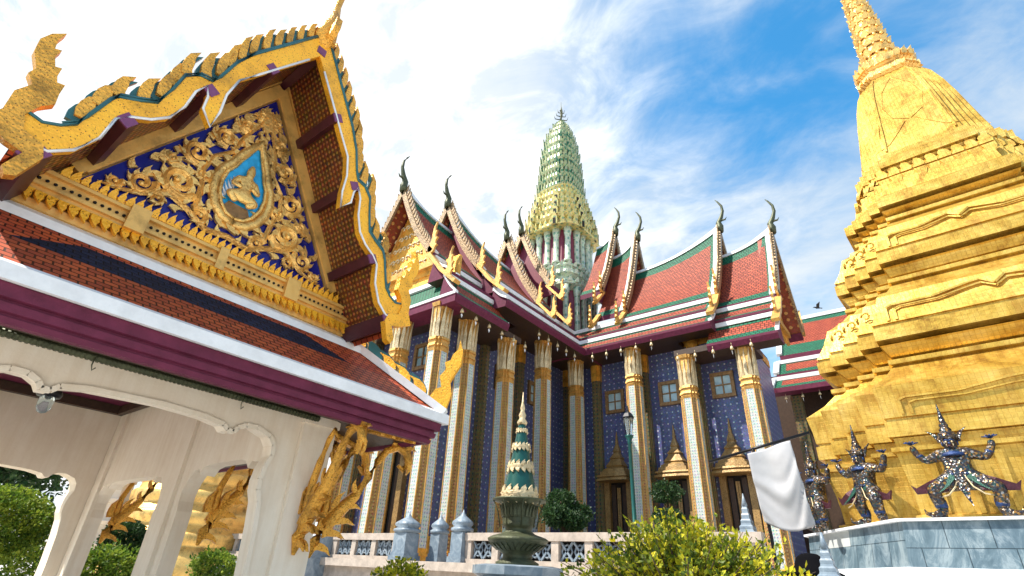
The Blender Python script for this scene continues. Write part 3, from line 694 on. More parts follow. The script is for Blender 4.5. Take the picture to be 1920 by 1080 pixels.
# wind bells under the eaves: each hangs free, so each is a thing
def bell(loc, label, group):
    m = MB(); m.lathe([(.01, 0), (.05, -.02), (.075, -.1), (.10, -.2), (.09, -.205), (.01, -.19)], (0, 0, 0), 8, 0); m.tube([(0, 0, 0), (0, 0, .18)], .012, 4, 0)
    m.prism([(-.07, 0, -.34), (0, 0, -.25), (.07, 0, -.34), (0, 0, -.5)], (.012, .012, 0), 1); m.tube([(0, 0, -.19), (0, 0, -.28)], .008, 4, 0)
    o = m.build('wind_bell', ['gold_white', 'white_trim'], None); o.location = loc; tag(o, label, 'wind bell', group); return o
proto = None
rows = [('u', 16.2, [18.6, 20.2, 21.8], 13.4, 'small pale wind bell under the low eave of the end portico, left arm'), ]
def bells(pts, label, group):
    global proto
    for p in pts:
        if proto is None: proto = bell(p, label, group)
        else:
            c = proto.copy(); COL.objects.link(c); c.location = p; c['label'] = label; c['group'] = group
bells([(16.4+i*1.05, 16.25, 12.95) for i in range(6)], 'small pale wind bell under the lower left eave of the temple', 'wind bells under the low left eave')
bells([(22.9+i*1.0, 16.2, 14.15) for i in range(5)], 'small pale wind bell under the higher left eave, by the inner corner', 'wind bells under the high left eave')
bells([(27.6, 15.3-i*1.0, 14.15) for i in range(5)], 'small pale wind bell hanging under the higher right eave, above the mosaic wall', 'wind bells under the high right eave')
bells([(27.6, 9.8-i*1.0, 12.95) for i in range(5)], 'small pale wind bell hanging under the low right eave, above the windows', 'wind bells under the low right eave')

# ================================================================== SIDE HALL beyond the right arm
sh = thing('temple_hall', 'lower hall with tiered rust and green roof, between the blue temple and the gold chedi', 'hall', (46, 0, 0))
def hallroof(u0, z0, u1, z1, v0, v1, name):
    m = MB(); 
    def Q(t, r): return V((lerp(u1, u0, r), lerp(v0, v1, t), lerp(z1, z0, r)))
    for (a, c) in ((0, .03), (.03, .97), (.97, 1)):
        for (e, f) in ((0, .14), (.14, .74), (.74, 1)): m.face([Q(a, e), Q(c, e), Q(c, f), Q(a, f)], 1 if (a != .03 or e != .14) else 0)
    p, q = Q(0, 1), Q(1, 1); m.face([p, q, q-V((0, 0, .35)), p-V((0, 0, .35))], 2); m.face([p-V((0, 0, .35)), q-V((0, 0, .35)), q+V((1.0, 0, -.35)), p+V((1.0, 0, -.35))], 2)
    m.beam(Q(0, 0)+V((0, 0, .08)), Q(1, 0)+V((0, 0, .08)), .3, .3, 3)
    for t in (0, 1):
        m.beam(Q(t, 0)+V((0, 0, .1)), Q(t, 1)+V((0, 0, .1)), .4, .28, 3)
    m.build(name, ['tile_rust', 'tile_green', 'purple', 'white_trim'], sh)
hallroof(43.4, 17.8, 46.6, 21.9, 7.2, -14, 'upper_roof'); hallroof(42.2, 15.9, 43.5, 17.2, 7.5, -14, 'middle_roof'); hallroof(40.9, 14.5, 42.3, 15.5, 7.8, -14, 'lower_roof')
MB().box((44.2, -14, 0), (49, 8.35, 16.5)).build('wall', 'dark_wood', sh)
m = MB(); m.prism([(43.4, 7.0, 15), (46.6, 7.0, 21.8), (49.8, 7.0, 15)], (0, .25, 0)); m.build('gable_end', 'white_trim', sh)
c0 = MB().box((-.35, -.35, 0), (.35, .35, 12.2)).build('column', 'mosaic_dark', sh, False); c0.location = (42.3-46, 6.5, TZ)
for i in range(1, 6): copy_part(c0, sh, V((42.3-46, 6.5-i*3.0, TZ)))
bells([(41.2, 7.0-i*1.1, 13.9) for i in range(4)], 'small pale wind bell under the eave of the far hall, left of the gold chedi', 'wind bells under the hall eave')

# ================================================================== GOLD CHEDI
CH = V((17.06, -2.34, 0)); CRZ = radians(-4)
ch = thing('gold_chedi', 'gilded square stepped chedi with tall spire on a grey marble plinth, right edge', 'chedi', CH, CRZ)
def rring(h, z, n=4, fr=.6):
    h = h*1.045; hf = h*fr; d = (h-hf)/n; q = [(h, -hf), (h, hf)]; x, y = h, hf
    for i in range(n):
        x -= d; q.append((x, y))
        if i < n-1: y += d; q.append((x, y))
    pts = []
    for k in range(4):
        cs, sn = [(1, 0), (0, 1), (-1, 0), (0, -1)][k]
        for (a, b_) in q[1:]: pts.append(V((a*cs-b_*sn, a*sn+b_*cs, z)))
        # the last point (hf, h-d) is followed by (hf, h) = start of the next side
        pts.append(V((hf*cs-h*sn, hf*sn+h*cs, z)))
    return pts
def oct_(A, c, z): e = c*.62; return [V(p+(z,)) for p in ((A, -c), (A, c), (e, A*1.03), (-e, A*1.03), (-A, c), (-A, -c), (-e, -A*1.03), (e, -A*1.03))]
m = MB(); m.loft([oct_(5.0, 2.72, 2.03), oct_(4.93, 2.66, 2.755)]); m.build('plinth', 'marble_block', ch, False)
m = MB(); m.loft([oct_(5.02, 2.74, 2.755), oct_(5.02, 2.74, 2.80)]); m.loft([oct_(5.35, 2.95, 0), oct_(5.35, 2.95, 1.7), oct_(5.15, 2.85, 1.9), oct_(5.02, 2.75, 2.03)]); m.build('plinth_moulding', 'white_trim', ch, False)
def ctier(z0, H, zb, Hb, zw, Hw, z1, H1):
    return [(H, z0), (H, z0+.30), (H-.07, z0+.32), (H-.07, z0+.37), (H-.02, z0+.38), ((H+Hb)/2-.03, (z0+zb)/2+.15), (Hb, zb), (Hb-.05, zb+.03), ((Hb+Hw)/2-.07, (zb+zw)/2), (Hw, zw),
            (Hw+.09, zw+.02), (Hw+.09, zw+.12), (Hw-.14, zw+.13), (Hw-.14, zw+.19), (Hw-.03, zw+.22), (H1-.10, z1-.14), (H1-.06, z1-.11), (H1-.32, z1-.09), (H1-.32, z1-.01)]
m = MB(); m.loft([rring(h, z) for h, z in [(4.0, 2.8), (4.0, 2.92), (3.88, 2.95), (3.90, 3.4), (4.0, 4.0), (4.02, 4.06), (4.10, 4.08), (4.10, 4.16), (3.96, 4.18), (3.98, 4.36)]])
for k in range(4):       # vertical ribs on the base wall
    for i in range(9):
        y = -2.0+i*.5; f = len(m.v); m.prism([(-4.04, y-.04, 2.95), (-4.04, y+.04, 2.95), (-4.17, y+.06, 4.0), (-4.17, y-.06, 4.0)], (-.06, 0, 0)); m.xf(Matrix.Rotation(k*pi/2, 4, 'Z'), f)
m.build('base', 'gold_tile', ch, False)
TS = [(4.37, 4.08, 5.39, 4.14, 6.0, 3.45, 6.55, 3.68), (6.55, 3.68, 7.74, 3.30, 8.25, 2.74, 8.8, 2.90), (8.8, 2.90, 9.93, 2.58, 10.32, 2.12, 10.75, 2.32)]
for T in TS:
    b = MB(); b.loft([rring(h, z) for h, z in ctier(*T)]); tr = b.build('terrace_tier', 'gold_tile', ch, False)
    z0, H, zb, Hb = T[:4]; hf = H*.6; m = MB()
    def X(z): return 1.045*lerp(H-.02, Hb, max(0, (z-z0-.38)/(zb-z0-.38)))+.012
    for k in range(4):
        f = len(m.v)
        for off, wd in ((0, .05), (.12, .035)):
            zt = zb-.14-off; zl = z0+.42; w = hf-.25-off*1.3; hz = zt-zl
            path = [(-w, zl), (-w, zl+hz*.62), (-w+.12, zl+hz*.72), (-w*.55, zl+hz*.70), (-w*.22, zl+hz*.95), (-.2, zl+hz), (0, zl+hz*.70), (.2, zl+hz), (w*.22, zl+hz*.95), (w*.55, zl+hz*.70), (w-.12, zl+hz*.72), (w, zl+hz*.62), (w, zl)]
            for (a, za), (c, zc) in zip(path, path[1:]): m.beam((-X(za), a, za), (-X(zc), c, zc), .05, wd*.8, 0, (0, 0, 1))
        nst = 4; d = (H-hf)/nst
        for i in range(1, nst):            # curled corner ornaments on each redent
            for e in (1, -1):
                yy = e*(hf+d*(i-.5)); xx = -(H-d*i)-.012
                m.tube([V((xx-.02, yy+cos(t)*.10*(1-t*.1), zb-.36+sin(t)*.11*(1-t*.1))) for t in [q*.75 for q in range(8)]], .026, 4)
                m.beam((xx-.02, yy-.1, z0+.45), (xx-.02, yy-.1, zb-.5), .05, .05); m.beam((xx-.02, yy+.1, z0+.45), (xx-.02, yy+.1, zb-.5), .05, .05)
        m.xf(Matrix.Rotation(k*pi/2, 4, 'Z'), f)
    m.build('cartouche', 'gold_tile', tr, False)
m = MB(); m.loft([rring(h, z) for h, z in [(2.32, 10.75), (2.32, 11.04), (2.22, 11.06), (2.22, 11.12), (2.1, 11.14), (2.12, 11.2), (2.02, 11.24), (1.92, 11.7), (1.62, 12.28), (1.66, 12.34), (1.76, 12.36), (1.76, 12.62), (1.68, 12.65), (1.68, 12.72), (1.6, 12.74), (1.6, 12.9), (1.5, 12.94)]])
for k in range(4):
    f = len(m.v)
    for (z, r, hh, dirz) in ((11.95, 1.90, .55, 1), (11.85, 2.0, .5, -1)):
        for i in range(9):
            y = (-1.15+i*.2875); m.flame((-r+.02 if dirz > 0 else -r+.05, y, z), (-.10 if dirz < 0 else .35, 0, dirz), (0, 1, 0), hh, .27, (-1, 0, 0), .10, 0, 0)
        for i in range(1, 4):
            for e in (1, -1):
                d = r*.1; m.flame((-(r-d*i)+.04, e*(r*.6+d*(i-.5)), z), (-.10 if dirz < 0 else .35, 0, dirz), (0, 1, 0), hh, .2, (-1, 0, 0), .10, 0, 0)
    m.xf(Matrix.Rotation(k*pi/2, 4, 'Z'), f)
m.build('lotus_tier', 'gold_tile', ch, False)
m = MB(); m.loft([rring(h, z) for h, z in [(1.50, 12.94), (1.42, 13.4), (1.33, 14.0), (1.22, 14.8), (1.08, 15.6), (.92, 16.25), (.74, 16.62)]])
bell_ = m.build('bell', 'gold_tile', ch, False)
m = MB()
def bh(z):
    L_ = [(1.50, 12.94), (1.42, 13.4), (1.33, 14.0), (1.22, 14.8), (1.08, 15.6), (.92, 16.25), (.74, 16.62)]
    for (h0, z0), (h1, z1) in zip(L_, L_[1:]):
        if z <= z1: return lerp(h0, h1, (z-z0)/(z1-z0))
    return .74
for k in range(4):
    f = len(m.v)
    for fac in (.92,):
        for e in (1, -1):
            ps = [V((-bh(z)*1.045-.015, e*bh(z)*.6*fac, z)) for z in (13.05, 13.6, 14.2, 14.9, 15.6, 16.2, 16.5)]
            for a, c in zip(ps, ps[1:]): m.beam(a, c, .05, .05, 0, (1, 0, 0))
    for e in (1, -1):                  # relief: hanging garland lines on each face of the bell
        for pts in ([(.02, 16.2), (.40, 15.6), (.50, 14.9), (.34, 14.3), (.02, 14.05)], [(.12, 14.0), (.30, 13.7), (.55, 13.3), (.85, 13.1)], [(.62, 16.2), (.68, 15.4), (.66, 14.5), (.72, 13.7)]):
            m.tube([V((-bh(z)*1.045-.01, e*y*bh(z)*.85, z)) for y, z in pts], .008, 4)
    m.xf(Matrix.Rotation(k*pi/2, 4, 'Z'), f)
m.build('garland_relief', 'gold_tile', bell_, False)
m = MB(); m.loft([rring(h, z) for h, z in [(.74, 16.62), (.84, 16.7), (.84, 16.85), (.74, 16.9), (.70, 17.1), (.80, 17.2), (.84, 17.38), (.70, 17.45), (.62, 17.6)]])
for k in range(28):
    a = 2*pi*k/28; q = .80/(abs(cos(a))**4+abs(sin(a))**4)**.25; d = V((cos(a), sin(a), 0)); m.flame(d*q+V((0, 0, 17.15)), V((d.x*.2, d.y*.2, 1)), (-d.y, d.x, 0), .34, .16, d, .07, 0, 0)
    m.flame(d*q*.98+V((0, 0, 16.9)), V((d.x*.4, d.y*.4, -1)), (-d.y, d.x, 0), .3, .16, d, .07, 0, 0)
m.build('collar', 'gold_leaf', ch, False)
m = MB(); z = 17.55; r = .56
while z < 31:
    h = .50*(r/.56)**.5; r1 = r-.022*h/.5*1.35
    m.lathe([(r*.86, z), (r*.95, z+h*.3), (r*.8, z+h)], (0, 0, 0), 20)
    nn = 12
    for k in range(nn):
        a = 2*pi*(k+(int(z*7) % 2)*.5)/nn; d = V((cos(a), sin(a), 0))
        m.flame(d*r*.86+V((0, 0, z)), V((d.x*.35, d.y*.35, 1)), (-d.y, d.x, 0), h*.62, r*.5, d, .07*r/.5, 0, 0); m.ball(d*r*.90+V((0, 0, z+h*.82)), r*.13, 5)
    z += h; r = r1
    if r < .05: break
m.lathe([(r, z), (.08, z+.3), (.02, z+1.5)], (0, 0, 0), 10); m.build('spire', 'gold_leaf', ch, False)

# ------------------------------------------------------------------ demon guardians holding up the chedi
def demon(loc, rz, label, mode=0):
    t = thing('demon_statue', label, 'statue', loc, rz, 'demon guardians standing round the chedi plinth')
    # local: faces -y, x to its left..right, feet at z=0
    wide = 1.0 if mode == 0 else .72
    J = {'hip': ((0, 0, .66), .15), 'waist': ((0, .02, .84), .125), 'chest': ((0, .0, 1.02), .155), 'neck': ((0, -.01, 1.15), .07), 'head': ((0, -.03, 1.25), .105), 'top': ((0, -.01, 1.36), .09)}
    Ed = [('hip', 'waist'), ('waist', 'chest'), ('chest', 'neck'), ('neck', 'head'), ('head', 'top')]
    for s, n in ((1, 'a'), (-1, 'b')):
        kx = .46*wide if mode == 0 else (.34 if s > 0 else .26)
        ky = -.20 if mode == 0 else (-.26 if s > 0 else -.04)
        J.update({'thigh'+n: ((s*.16, -.03, .60), .135), 'knee'+n: ((s*kx, ky, .47), .10), 'calf'+n: ((s*(kx*.93), ky+.05, .30), .088), 'ank'+n: ((s*kx*.86, ky+.10, .09), .062), 'toe'+n: ((s*(kx*.86+.13), ky-.03, .05), .05),
                  'sh'+n: ((s*.20, .0, 1.07), .085), 'elb'+n: ((s*.44, .02, .98), .062), 'wri'+n: ((s*.56, -.02, 1.16), .046), 'hand'+n: ((s*.58, .0, 1.27), .05)})
        Ed += [('hip', 'thigh'+n), ('thigh'+n, 'knee'+n), ('knee'+n, 'calf'+n), ('calf'+n, 'ank'+n), ('ank'+n, 'toe'+n), ('chest', 'sh'+n), ('sh'+n, 'elb'+n), ('elb'+n, 'wri'+n), ('wri'+n, 'hand'+n)]
    J = {k: (p, r*1.27) for k, (p, r) in J.items()}
    body = skin('body', J, Ed, 'demon_mosaic', t, 2)
    m = MB()     # hands: flat palm with five fingers bent back against the ledge
    for s in (1, -1):
        for k, (dx, dy, L_) in enumerate(((.075, -.03, .085), (.045, -.075, .11), (0, -.085, .12), (-.04, -.075, .11), (-.085, .02, .08))):
            p = V((s*.58, 0, 1.29)); m.tube([p, p+V((s*dx*.7, dy*.7, .03)), p+V((s*dx*1.4, dy*1.4, .035))], [.018, .016, .010], 5)
    m.build('hand_fingers', 'demon_blue', t, False)
    m = MB()     # crown: tiered pointed headdress
    m.lathe([(.13, 1.31), (.155, 1.36), (.135, 1.40), (.14, 1.43), (.09, 1.47), (.10, 1.50), (.065, 1.55), (.075, 1.58), (.045, 1.66), (.05, 1.69), (.03, 1.78), (.008, 1.98)], (0, -.01, 0), 10, 0)
    for s in (1, -1): m.flame((s*.12, -.01, 1.28), (s*.45, .1, 1), (s, 0, 0), .26, .10, (0, 1, 0), .03, 0, .5)
    m.build('crown', 'demon_mosaic', t, False)
    m = MB()     # face: brow, bulging eyes, snub nose, tusked mouth, ears
    m.tube([(-.075, -.125, 1.285), (-.035, -.142, 1.30), (0, -.138, 1.28), (.035, -.142, 1.30), (.075, -.125, 1.285)], .014, 5, 0)
    for s in (1, -1):
        m.ball((s*.042, -.128, 1.265), .020, 6, 1); m.ball((s*.11, -.02, 1.25), (.02, .03, .05), 6, 0); m.tube([(s*.045, -.13, 1.185), (s*.05, -.15, 1.20), (s*.048, -.145, 1.225)], [.010, .008, .003], 5, 1)
    m.ball((0, -.142, 1.238), (.028, .025, .022), 6, 0); m.tube([(-.05, -.122, 1.20), (0, -.135, 1.192), (.05, -.122, 1.20)], .012, 5, 2)
    m.build('face', ['demon_blue', 'gold_white', 'demon_maroon'], t, False)
    m = MB()     # chest collar, belts
    m.lathe([(.10, 1.12), (.19, 1.07), (.21, 1.03), (.19, 1.02)], (0, 0, 0), 12, 0); m.lathe([(.145, .86), (.16, .84), (.16, .79), (.145, .77)], (0, .01, 0), 12, 1); m.lathe([(.17, .74), (.19, .70), (.17, .66)], (0, 0, 0), 12, 0)
    for s in (1, -1):
        for dx, dz in ((.10, .70), (.17, .66), (.22, .61)): m.ball((s*dx, -.15-.02, dz), .030, 6, 0 if dx != .17 else 2)
    m.build('belt', ['demon_blue', 'gold_bright', 'white_trim'], t, False)
    m = MB()     # loincloth: centre panel, side panels with flaring tails, beaded sashes
    m.flame((0, -.19, .72), (0, -.12, -1), (1, 0, 0), .56, .17, (0, -1, 0), .03, 0, 0)
    for s in (1, -1):
        m.flame((s*.10, -.17, .70), (s*.7, -.25, -.9), (s, 0, 0), .42, .12, (0, -1, 0), .03, 1, .4)
        kx = .46*wide; m.prism([(s*.14, -.1, .74), (s*kx, -.24, .60), (s*(kx+.22), -.18, .50), (s*(kx+.30), -.16, .56), (s*(kx+.24), -.16, .40), (s*(kx+.06), -.22, .40), (s*kx*.5, -.22, .42)], (0, .04, 0), 2)
        m.tube([(s*.05, -.2, .68), (s*.12, -.24, .48), (s*.24, -.25, .36), (s*.36, -.22, .33)], .013, 4, 3)
    m.build('loincloth', ['demon_mosaic', 'demon_green', 'demon_maroon', 'gold_white'], t, False)
    m = MB()     # bracelets, knee guards, shoes with turned-up toes
    for s in (1, -1):
        kx = .46*wide if mode == 0 else (.34 if s > 0 else .26); ky = -.20 if mode == 0 else (-.26 if s > 0 else -.04)
        m.lathe([(.085, .16), (.10, .19), (.095, .27), (.085, .30)], (s*kx*.89, ky+.075, 0), 10, 0)
        m.tube([(s*kx*.86, ky+.1, .035), (s*(kx*.86+.14), ky-.02, .04), (s*(kx*.86+.24), ky-.06, .07), (s*(kx*.86+.26), ky-.06, .14)], [.06, .055, .03, .008], 6, 1)
        m.lathe([(.055, -.03), (.068, -.02), (.068, .02), (.055, .03)], (s*.50, 0, 1.07), 8, 0)
    m.build('leg_guard', ['demon_blue', 'demon_mosaic'], t, False)
    return t
def dface(yaw): return atan2(sin(yaw), cos(yaw))+pi/2      # local -y looks along world yaw
demon((12.45, -.40, 2.8), dface(radians(176)), 'squatting demon guardian with blue face, right of the three, seen from the front', 0)
demon((13.35, 1.13, 2.8), dface(radians(143)), 'middle demon guardian on the plinth corner, slim and seen from the side with arms spread', 1)
demon((14.55, 2.25, 2.8), dface(radians(132)), 'farthest demon guardian, half hidden behind the hanging white cloth', 1)
demon((12.40, -2.15, 2.8), dface(radians(176)), 'demon guardian at the right edge of the photo, only its raised hand in view', 0)

# ================================================================== PAVILION
U0 = 1.92
pv = thing('pavilion', 'open cream pavilion with gilded gable, red and navy tile roof and purple eaves', 'pavilion', (U0, 6, 0))
ARC = [(3.19, 0), (3.185, 1.458), (3.156, 1.926), (3.125, 2.18), (3.081, 2.295), (3.073, 2.405), (3.094, 2.546), (3.141, 2.671), (3.126, 2.788), (3.062, 2.872), (2.934, 2.935), (2.806, 2.931), (2.72, 2.885), (2.683, 2.832), (2.612, 2.835), (2.56, 2.885), (2.354, 2.922), (1.92, 2.945)]
ARCm = [(3.64-a, c) for a, c in ARC[::-1][1:]]
# left cusps sit a little higher in the photo's arch: same outline mirrored
def arcade(P, lo_, hi_, top, arc, th, name, lbl=None):
    """wall with an arched opening; arc = outline from the right foot over to the left foot"""
    m = MB(); outer = [(hi_, 0), (hi_, top), (lo_, top), (lo_, 0)]
    # split the wall into convex-ish pieces: build strips between arch outline and the outer edge
    pts = [(a, max(c, 0)) for a, c in arc]
    poly = outer+pts[::-1]
    A = [P(a, 0, c) for a, c in poly]; off = P(0, th, 0)-P(0, 0, 0)
    m.prism(A, off)
    return m.build(name, 'cream_plaster', pv)
def Pu(a, d, z): return V((a, 6+d, z))
ARC = [(a+.05 if a > 2.95 else a, c) for a, c in ARC]; ARCm = [(3.64-a, c) for a, c in ARC[::-1][1:]]
arcade(Pu, -.05, 3.86, 3.27, ARC+ARCm, .20, 'front_wall')
m = MB()                     # raised rim round the arch opening
full = [p for p in (ARC+ARCm) if p[1] > .01]
for (a, za), (c, zc) in zip(full, full[1:]):
    m.beam((a, 5.985, za), (c, 5.985, zc), .05, .045, 0, (0, 1, 0))
m.build('arch_rim', 'cream_plaster', pv)
m = MB(); m.box((3.48, 5.93, 0), (3.85, 6.0, 2.72)); m.prism([(3.48, 5.93, 2.72), (3.85, 5.93, 2.72), (3.93, 5.93, 2.86), (3.93, 5.93, 3.12), (3.48, 5.93, 3.12)], (0, .068, 0)); m.box((3.46, 5.90, 3.12), (3.96, 6.0, 3.26)); m.box((3.865, 5.96, 0), (3.93, 6.32, 3.2))
m.build('corner_pilaster', 'cream_plaster', pv)
def Ps(a, d, z): return V((3.25+d, a, z))
def cusp_arch(v0, v1, zs, zt):
    w = v1-v0; k = min(1, w/2); r = .30*k
    o = [(v1, 0), (v1, zs-.15), (v1+.04, zs-.02), (v1+.04, zs+.08), (v1-.02, zs+.22), (v1-r*.5, zs+.36), (v1-r, zs+.38), (v1-r*1.2, zs+.30), (v1-r*1.5, zt-.03), (v1-r*2, zt)]
    return o+[(v0+v1-a, c) for a, c in o[::-1]]
arcade(Ps, 6.425, 12.4, 4.05, [], .38, 'unused') if False else None
# right side wall: two bays, left side wall mirrored
def side_wall(x, name):
    m = MB()
    def P(a, d, z): return V((x+d, a, z))
    b1 = cusp_arch(6.32, 8.30, 2.30, 2.72); b2 = cusp_arch(9.08, 11.70, 2.28, 2.68)
    for lo_, hi_, arc in ((6.205, 8.65, b1), (8.652, 12.4, b2)):
        poly = [(hi_, 0), (hi_, 4.05), (lo_, 4.05), (lo_, 0)]+arc[::-1]
        m.prism([P(a, 0, c) for a, c in poly], (.20, 0, 0))
    for yy in (8.70, 11.88):      # inner pilaster strips
        m.box((x-.05 if x > 2 else x+.20, yy-.20, 0), (x if x > 2 else x+.25, yy+.20 if yy < 11 else yy+.11, 4.05))
    return m.build(name, 'cream_plaster', pv)
side_wall(3.30, 'side_wall'); side_wall(.21, 'side_wall')
def Pb(a, d, z): return V((a, 12.0+d, z))
ab = [(a if a > 1.92 else a, c*.935) for a, c in ARC+ARCm]
m = MB(); m.prism([Pb(a, 0, c) for a, c in [(3.295, 0), (3.295, 4.05), (.415, 4.05), (.415, 0)]+[(1.92+(a-1.92)*.86, c*.95) for a, c in (ARC+ARCm)][::-1]], (0, .38, 0)); m.build('back_wall', 'cream_plaster', pv)
m = MB(); m.box((-.3, 5.7, 0), (4.1, 12.7, .25)); m.build('floor', 'plaster_white', pv)  # unseen floor slab, added pale to bounce light up into the interior
m = MB(); m.box((.1, 6.21, 4.06), (3.7, 12.3, 4.12)); m.build('ceiling', 'purple', pv)
m = MB(); m.box((.47, 11.86, 3.90), (3.24, 11.99, 4.05)); m.box((3.14, 6.5, 3.90), (3.24, 11.85, 4.05)); m.box((.47, 6.5, 3.9), (.58, 11.85, 4.05)); m.build('inner_cornice', 'dark_wood', pv)
m = MB(); m.box((.42, 6.205, 3.28), (3.295, 6.28, 4.05)); m.build('upper_wall', 'cream_plaster', pv)
# gilt numeral on the back wall (the photo shows the figure 2)
m = MB(); c = V((1.345, 11.985, 2.86)); k = .12
p = [(-.5, .55), (-.3, .85), (.1, .9), (.45, .7), (.45, .35), (.1, -.1), (-.45, -.6), (-.5, -.75), (.0, -.68), (.55, -.72)]
m.tube([c+V((a*k, 0, b_*k)) for a, b_ in p], .022, 5); m.build('numeral', 'gold_bright', pv)
# skirt roof
EZ, TZp = 3.40, 4.30; EV, TV = 4.95, 6.0; UL0, UR0 = -.16, 4.0; UL1, UR1 = -1.01, 4.85
def sk(u, r, dz=0): return V((u, lerp(TV, EV, r), lerp(TZp, EZ, r)+dz))
def ue(r, side): return lerp(UR0, UR1, r) if side > 0 else lerp(UL0, UL1, r)
m = MB()
r0, r1 = .20, .52
m.face([sk(ue(0, -1), 0), sk(ue(0, 1), 0), sk(ue(r0, 1), r0), sk(3.1, r0), sk(.74, r0), sk(ue(r0, -1), r0)], 0)
m.face([sk(ue(r0, -1), r0), sk(.74, r0), sk(.22, r1), sk(ue(r1, -1), r1)], 0); m.face([sk(.74, r0), sk(3.1, r0), sk(3.62, r1), sk(.22, r1)], 1); m.face([sk(3.1, r0), sk(ue(r0, 1), r0), sk(ue(r1, 1), r1), sk(3.62, r1)], 0)
m.face([sk(ue(r1, -1), r1), sk(.22, r1), sk(3.62, r1), sk(ue(r1, 1), r1), sk(ue(1, 1), 1), sk(ue(1, -1), 1)], 0)
for xt, xe in ((UR0, UR1), (UL0, UL1)):
    m.face([(xt, 6, TZp), (xe, 4.95, EZ), (xe, 13.35, EZ), (xt, 12.4, TZp)], 0)
rf = m.build('skirt_roof', ['tile_red', 'tile_navy'], pv)
m = MB()      # white flashings: top edge, hips, eave edge
m.loft([[V((x, 6.0, 4.30)), V((x, 5.86, 4.19)), V((x, 5.87, 4.28)), V((x, 5.98, 4.38))] for x in (-.3, 4.05)])
for xt, xe in ((UR0, UR1), (UL0, UL1)):
    a, c = V((xt, 6, TZp+.03)), V((xe, 4.93, EZ+.03)); m.beam(a, c, .15, .10)
m.loft([[V((x, 4.95, 3.29)), V((x, 4.90, 3.29)), V((x, 4.90, 3.41)), V((x, 4.99, 3.46))] for x in (UL1-.06, UR1+.06)])
m.loft([[V((x, y, z)) for x, z in ((UR1, 3.29), (UR1+.05, 3.29), (UR1+.05, 3.41), (UR1-.04, 3.46))] for y in (4.951, 13.4)])
m.build('roof_flashing', 'white_trim', rf)
def fascia(prof, mat, name):
    m = MB()
    # sweep an (inset, z) profile round the front eave and both sides
    def ring(d, z): return [V((UL1+d, 13.3, z)), V((UL1+d, EV+d, z)), V((UR1-d, EV+d, z)), V((UR1-d, 13.3, z))]
    R = [ring(d, z) for d, z in prof]
    for A, B in zip(R, R[1:]):
        for i in range(3): m.face([A[i], A[i+1], B[i+1], B[i]])
    return m.build(name, mat, pv)
fascia([(.01, 3.29), (.02, 3.19), (.07, 3.185), (.07, 3.165), (.05, 3.16), (.06, 3.10), (.10, 3.095), (.10, 3.075), (.085, 3.07), (.10, 3.025), (.16, 3.02), (.2, 3.06)], 'purple', 'eave_fascia')
fascia([(.2, 3.06), (.55, 3.14), (1.04, 3.24)], 'dark_wood', 'eave_soffit')
m = MB()      # carved rafter ends under the corner of the eave
for i in range(7): y = 6.3+i*.42; m.beam((3.88, y, 3.20), (4.66, y, 3.03), .10, .07)
for i in range(5): x = 3.9+i*.17; m.beam((x, 5.9, 3.2), (x+.0, 5.15, 3.03), .05, .06) if i else None
m.build('rafter', 'gold_carved', pv)
m = MB(); m.box((-.05, 5.94, 3.225), (3.86, 6.0, 3.262)); m.build('wall_moulding', 'plaster_white', pv)
m = MB(); m.tube([(-.05, 5.88, 3.185), (3.62, 5.88, 3.185)], .036, 8, 0)
for i in range(90): x = -.03+i*.0405; m.tube([(x, 5.88, 3.185), (x+.022, 5.88, 3.185)], .043, 6, 0, False)
for x in (1.2, 2.62): m.tube([(x, 5.87, 3.235), (x, 5.84, 3.20), (x, 5.84, 3.10), (x+.02, 5.86, 3.06), (x+.04, 5.86, 3.09)], .006, 4, 0)
m.build('rolled_blind', 'bronze_green', pv)
# gable -----------------------------------------------------------------
GV = 6.02; AP = 7.70; SL = 1.775          # soffit line z = AP - SL*|off|
m = MB()                                  # back board
m.prism([(U0-1.95, GV, 4.28), (U0+1.95, GV, 4.28), (U0, GV, AP+.05)], (0, .12, 0)); gb = m.build('gable', 'gold_frame', pv)
def tri(inset, v): # inset triangle
    zb = 4.80+inset*.3; return (zb, (AP-.02-inset*2.02-zb)/SL)
PZ, PH = 4.86, 1.44; PA = 7.30
m = MB(); m.prism([(U0-PH, 5.99, PZ), (U0+PH, 5.99, PZ), (U0, 5.99, PA)], (0, .03, 0)); m.build('panel', 'blue_panel', gb)
m = MB()                                  # moulded frame: two steps along the rakes
for s in (1, -1):
    for (o, v, w, h) in ((.10, 5.965+.003*s, .15, .09), (.25, 5.95+.003*s, .13, .12), (.025, 5.955+.003*s, .03, .05)):
        d = V((PH, 0, -(PA-PZ))).normalized(); nn = V((PA-PZ, 0, PH)).normalized()
        a = V((U0, v, PA))+V((0, 0, o*PA*0+o/ nn.z)); c = a+d*(3.0 if o > .05 else 2.8); a2 = V((U0+s*(a.x-U0), a.y, a.z)); c2 = V((U0+s*(c.x-U0), c.y, c.z)); m.beam(a2, c2, w, h, 0, (0, 1, 0))
m.build('rake_frame', 'gold_frame', gb)
m = MB()                                  # stepped base mouldings with lotus rows
for (z0, z1, v) in ((4.34, 4.42, 5.90), (4.50, 4.55, 5.88), (4.55, 4.585, 5.84), (4.585, 4.70, 5.90), (4.70, 4.735, 5.85), (4.735, 4.765, 5.89)): m.box((U0-1.93, v, z0), (U0+1.93, 6.02, z1))
m.box((U0-.98, 5.80, 4.49), (U0-.80, 6.0, 4.77)); m.box((U0+.80, 5.80, 4.49), (U0+.98, 6.0, 4.77)); m.box((U0-.05, 5.83, 4.49), (U0+.05, 6.0, 4.77))
m.build('base_moulding', 'gold_frame', gb)
m = MB()
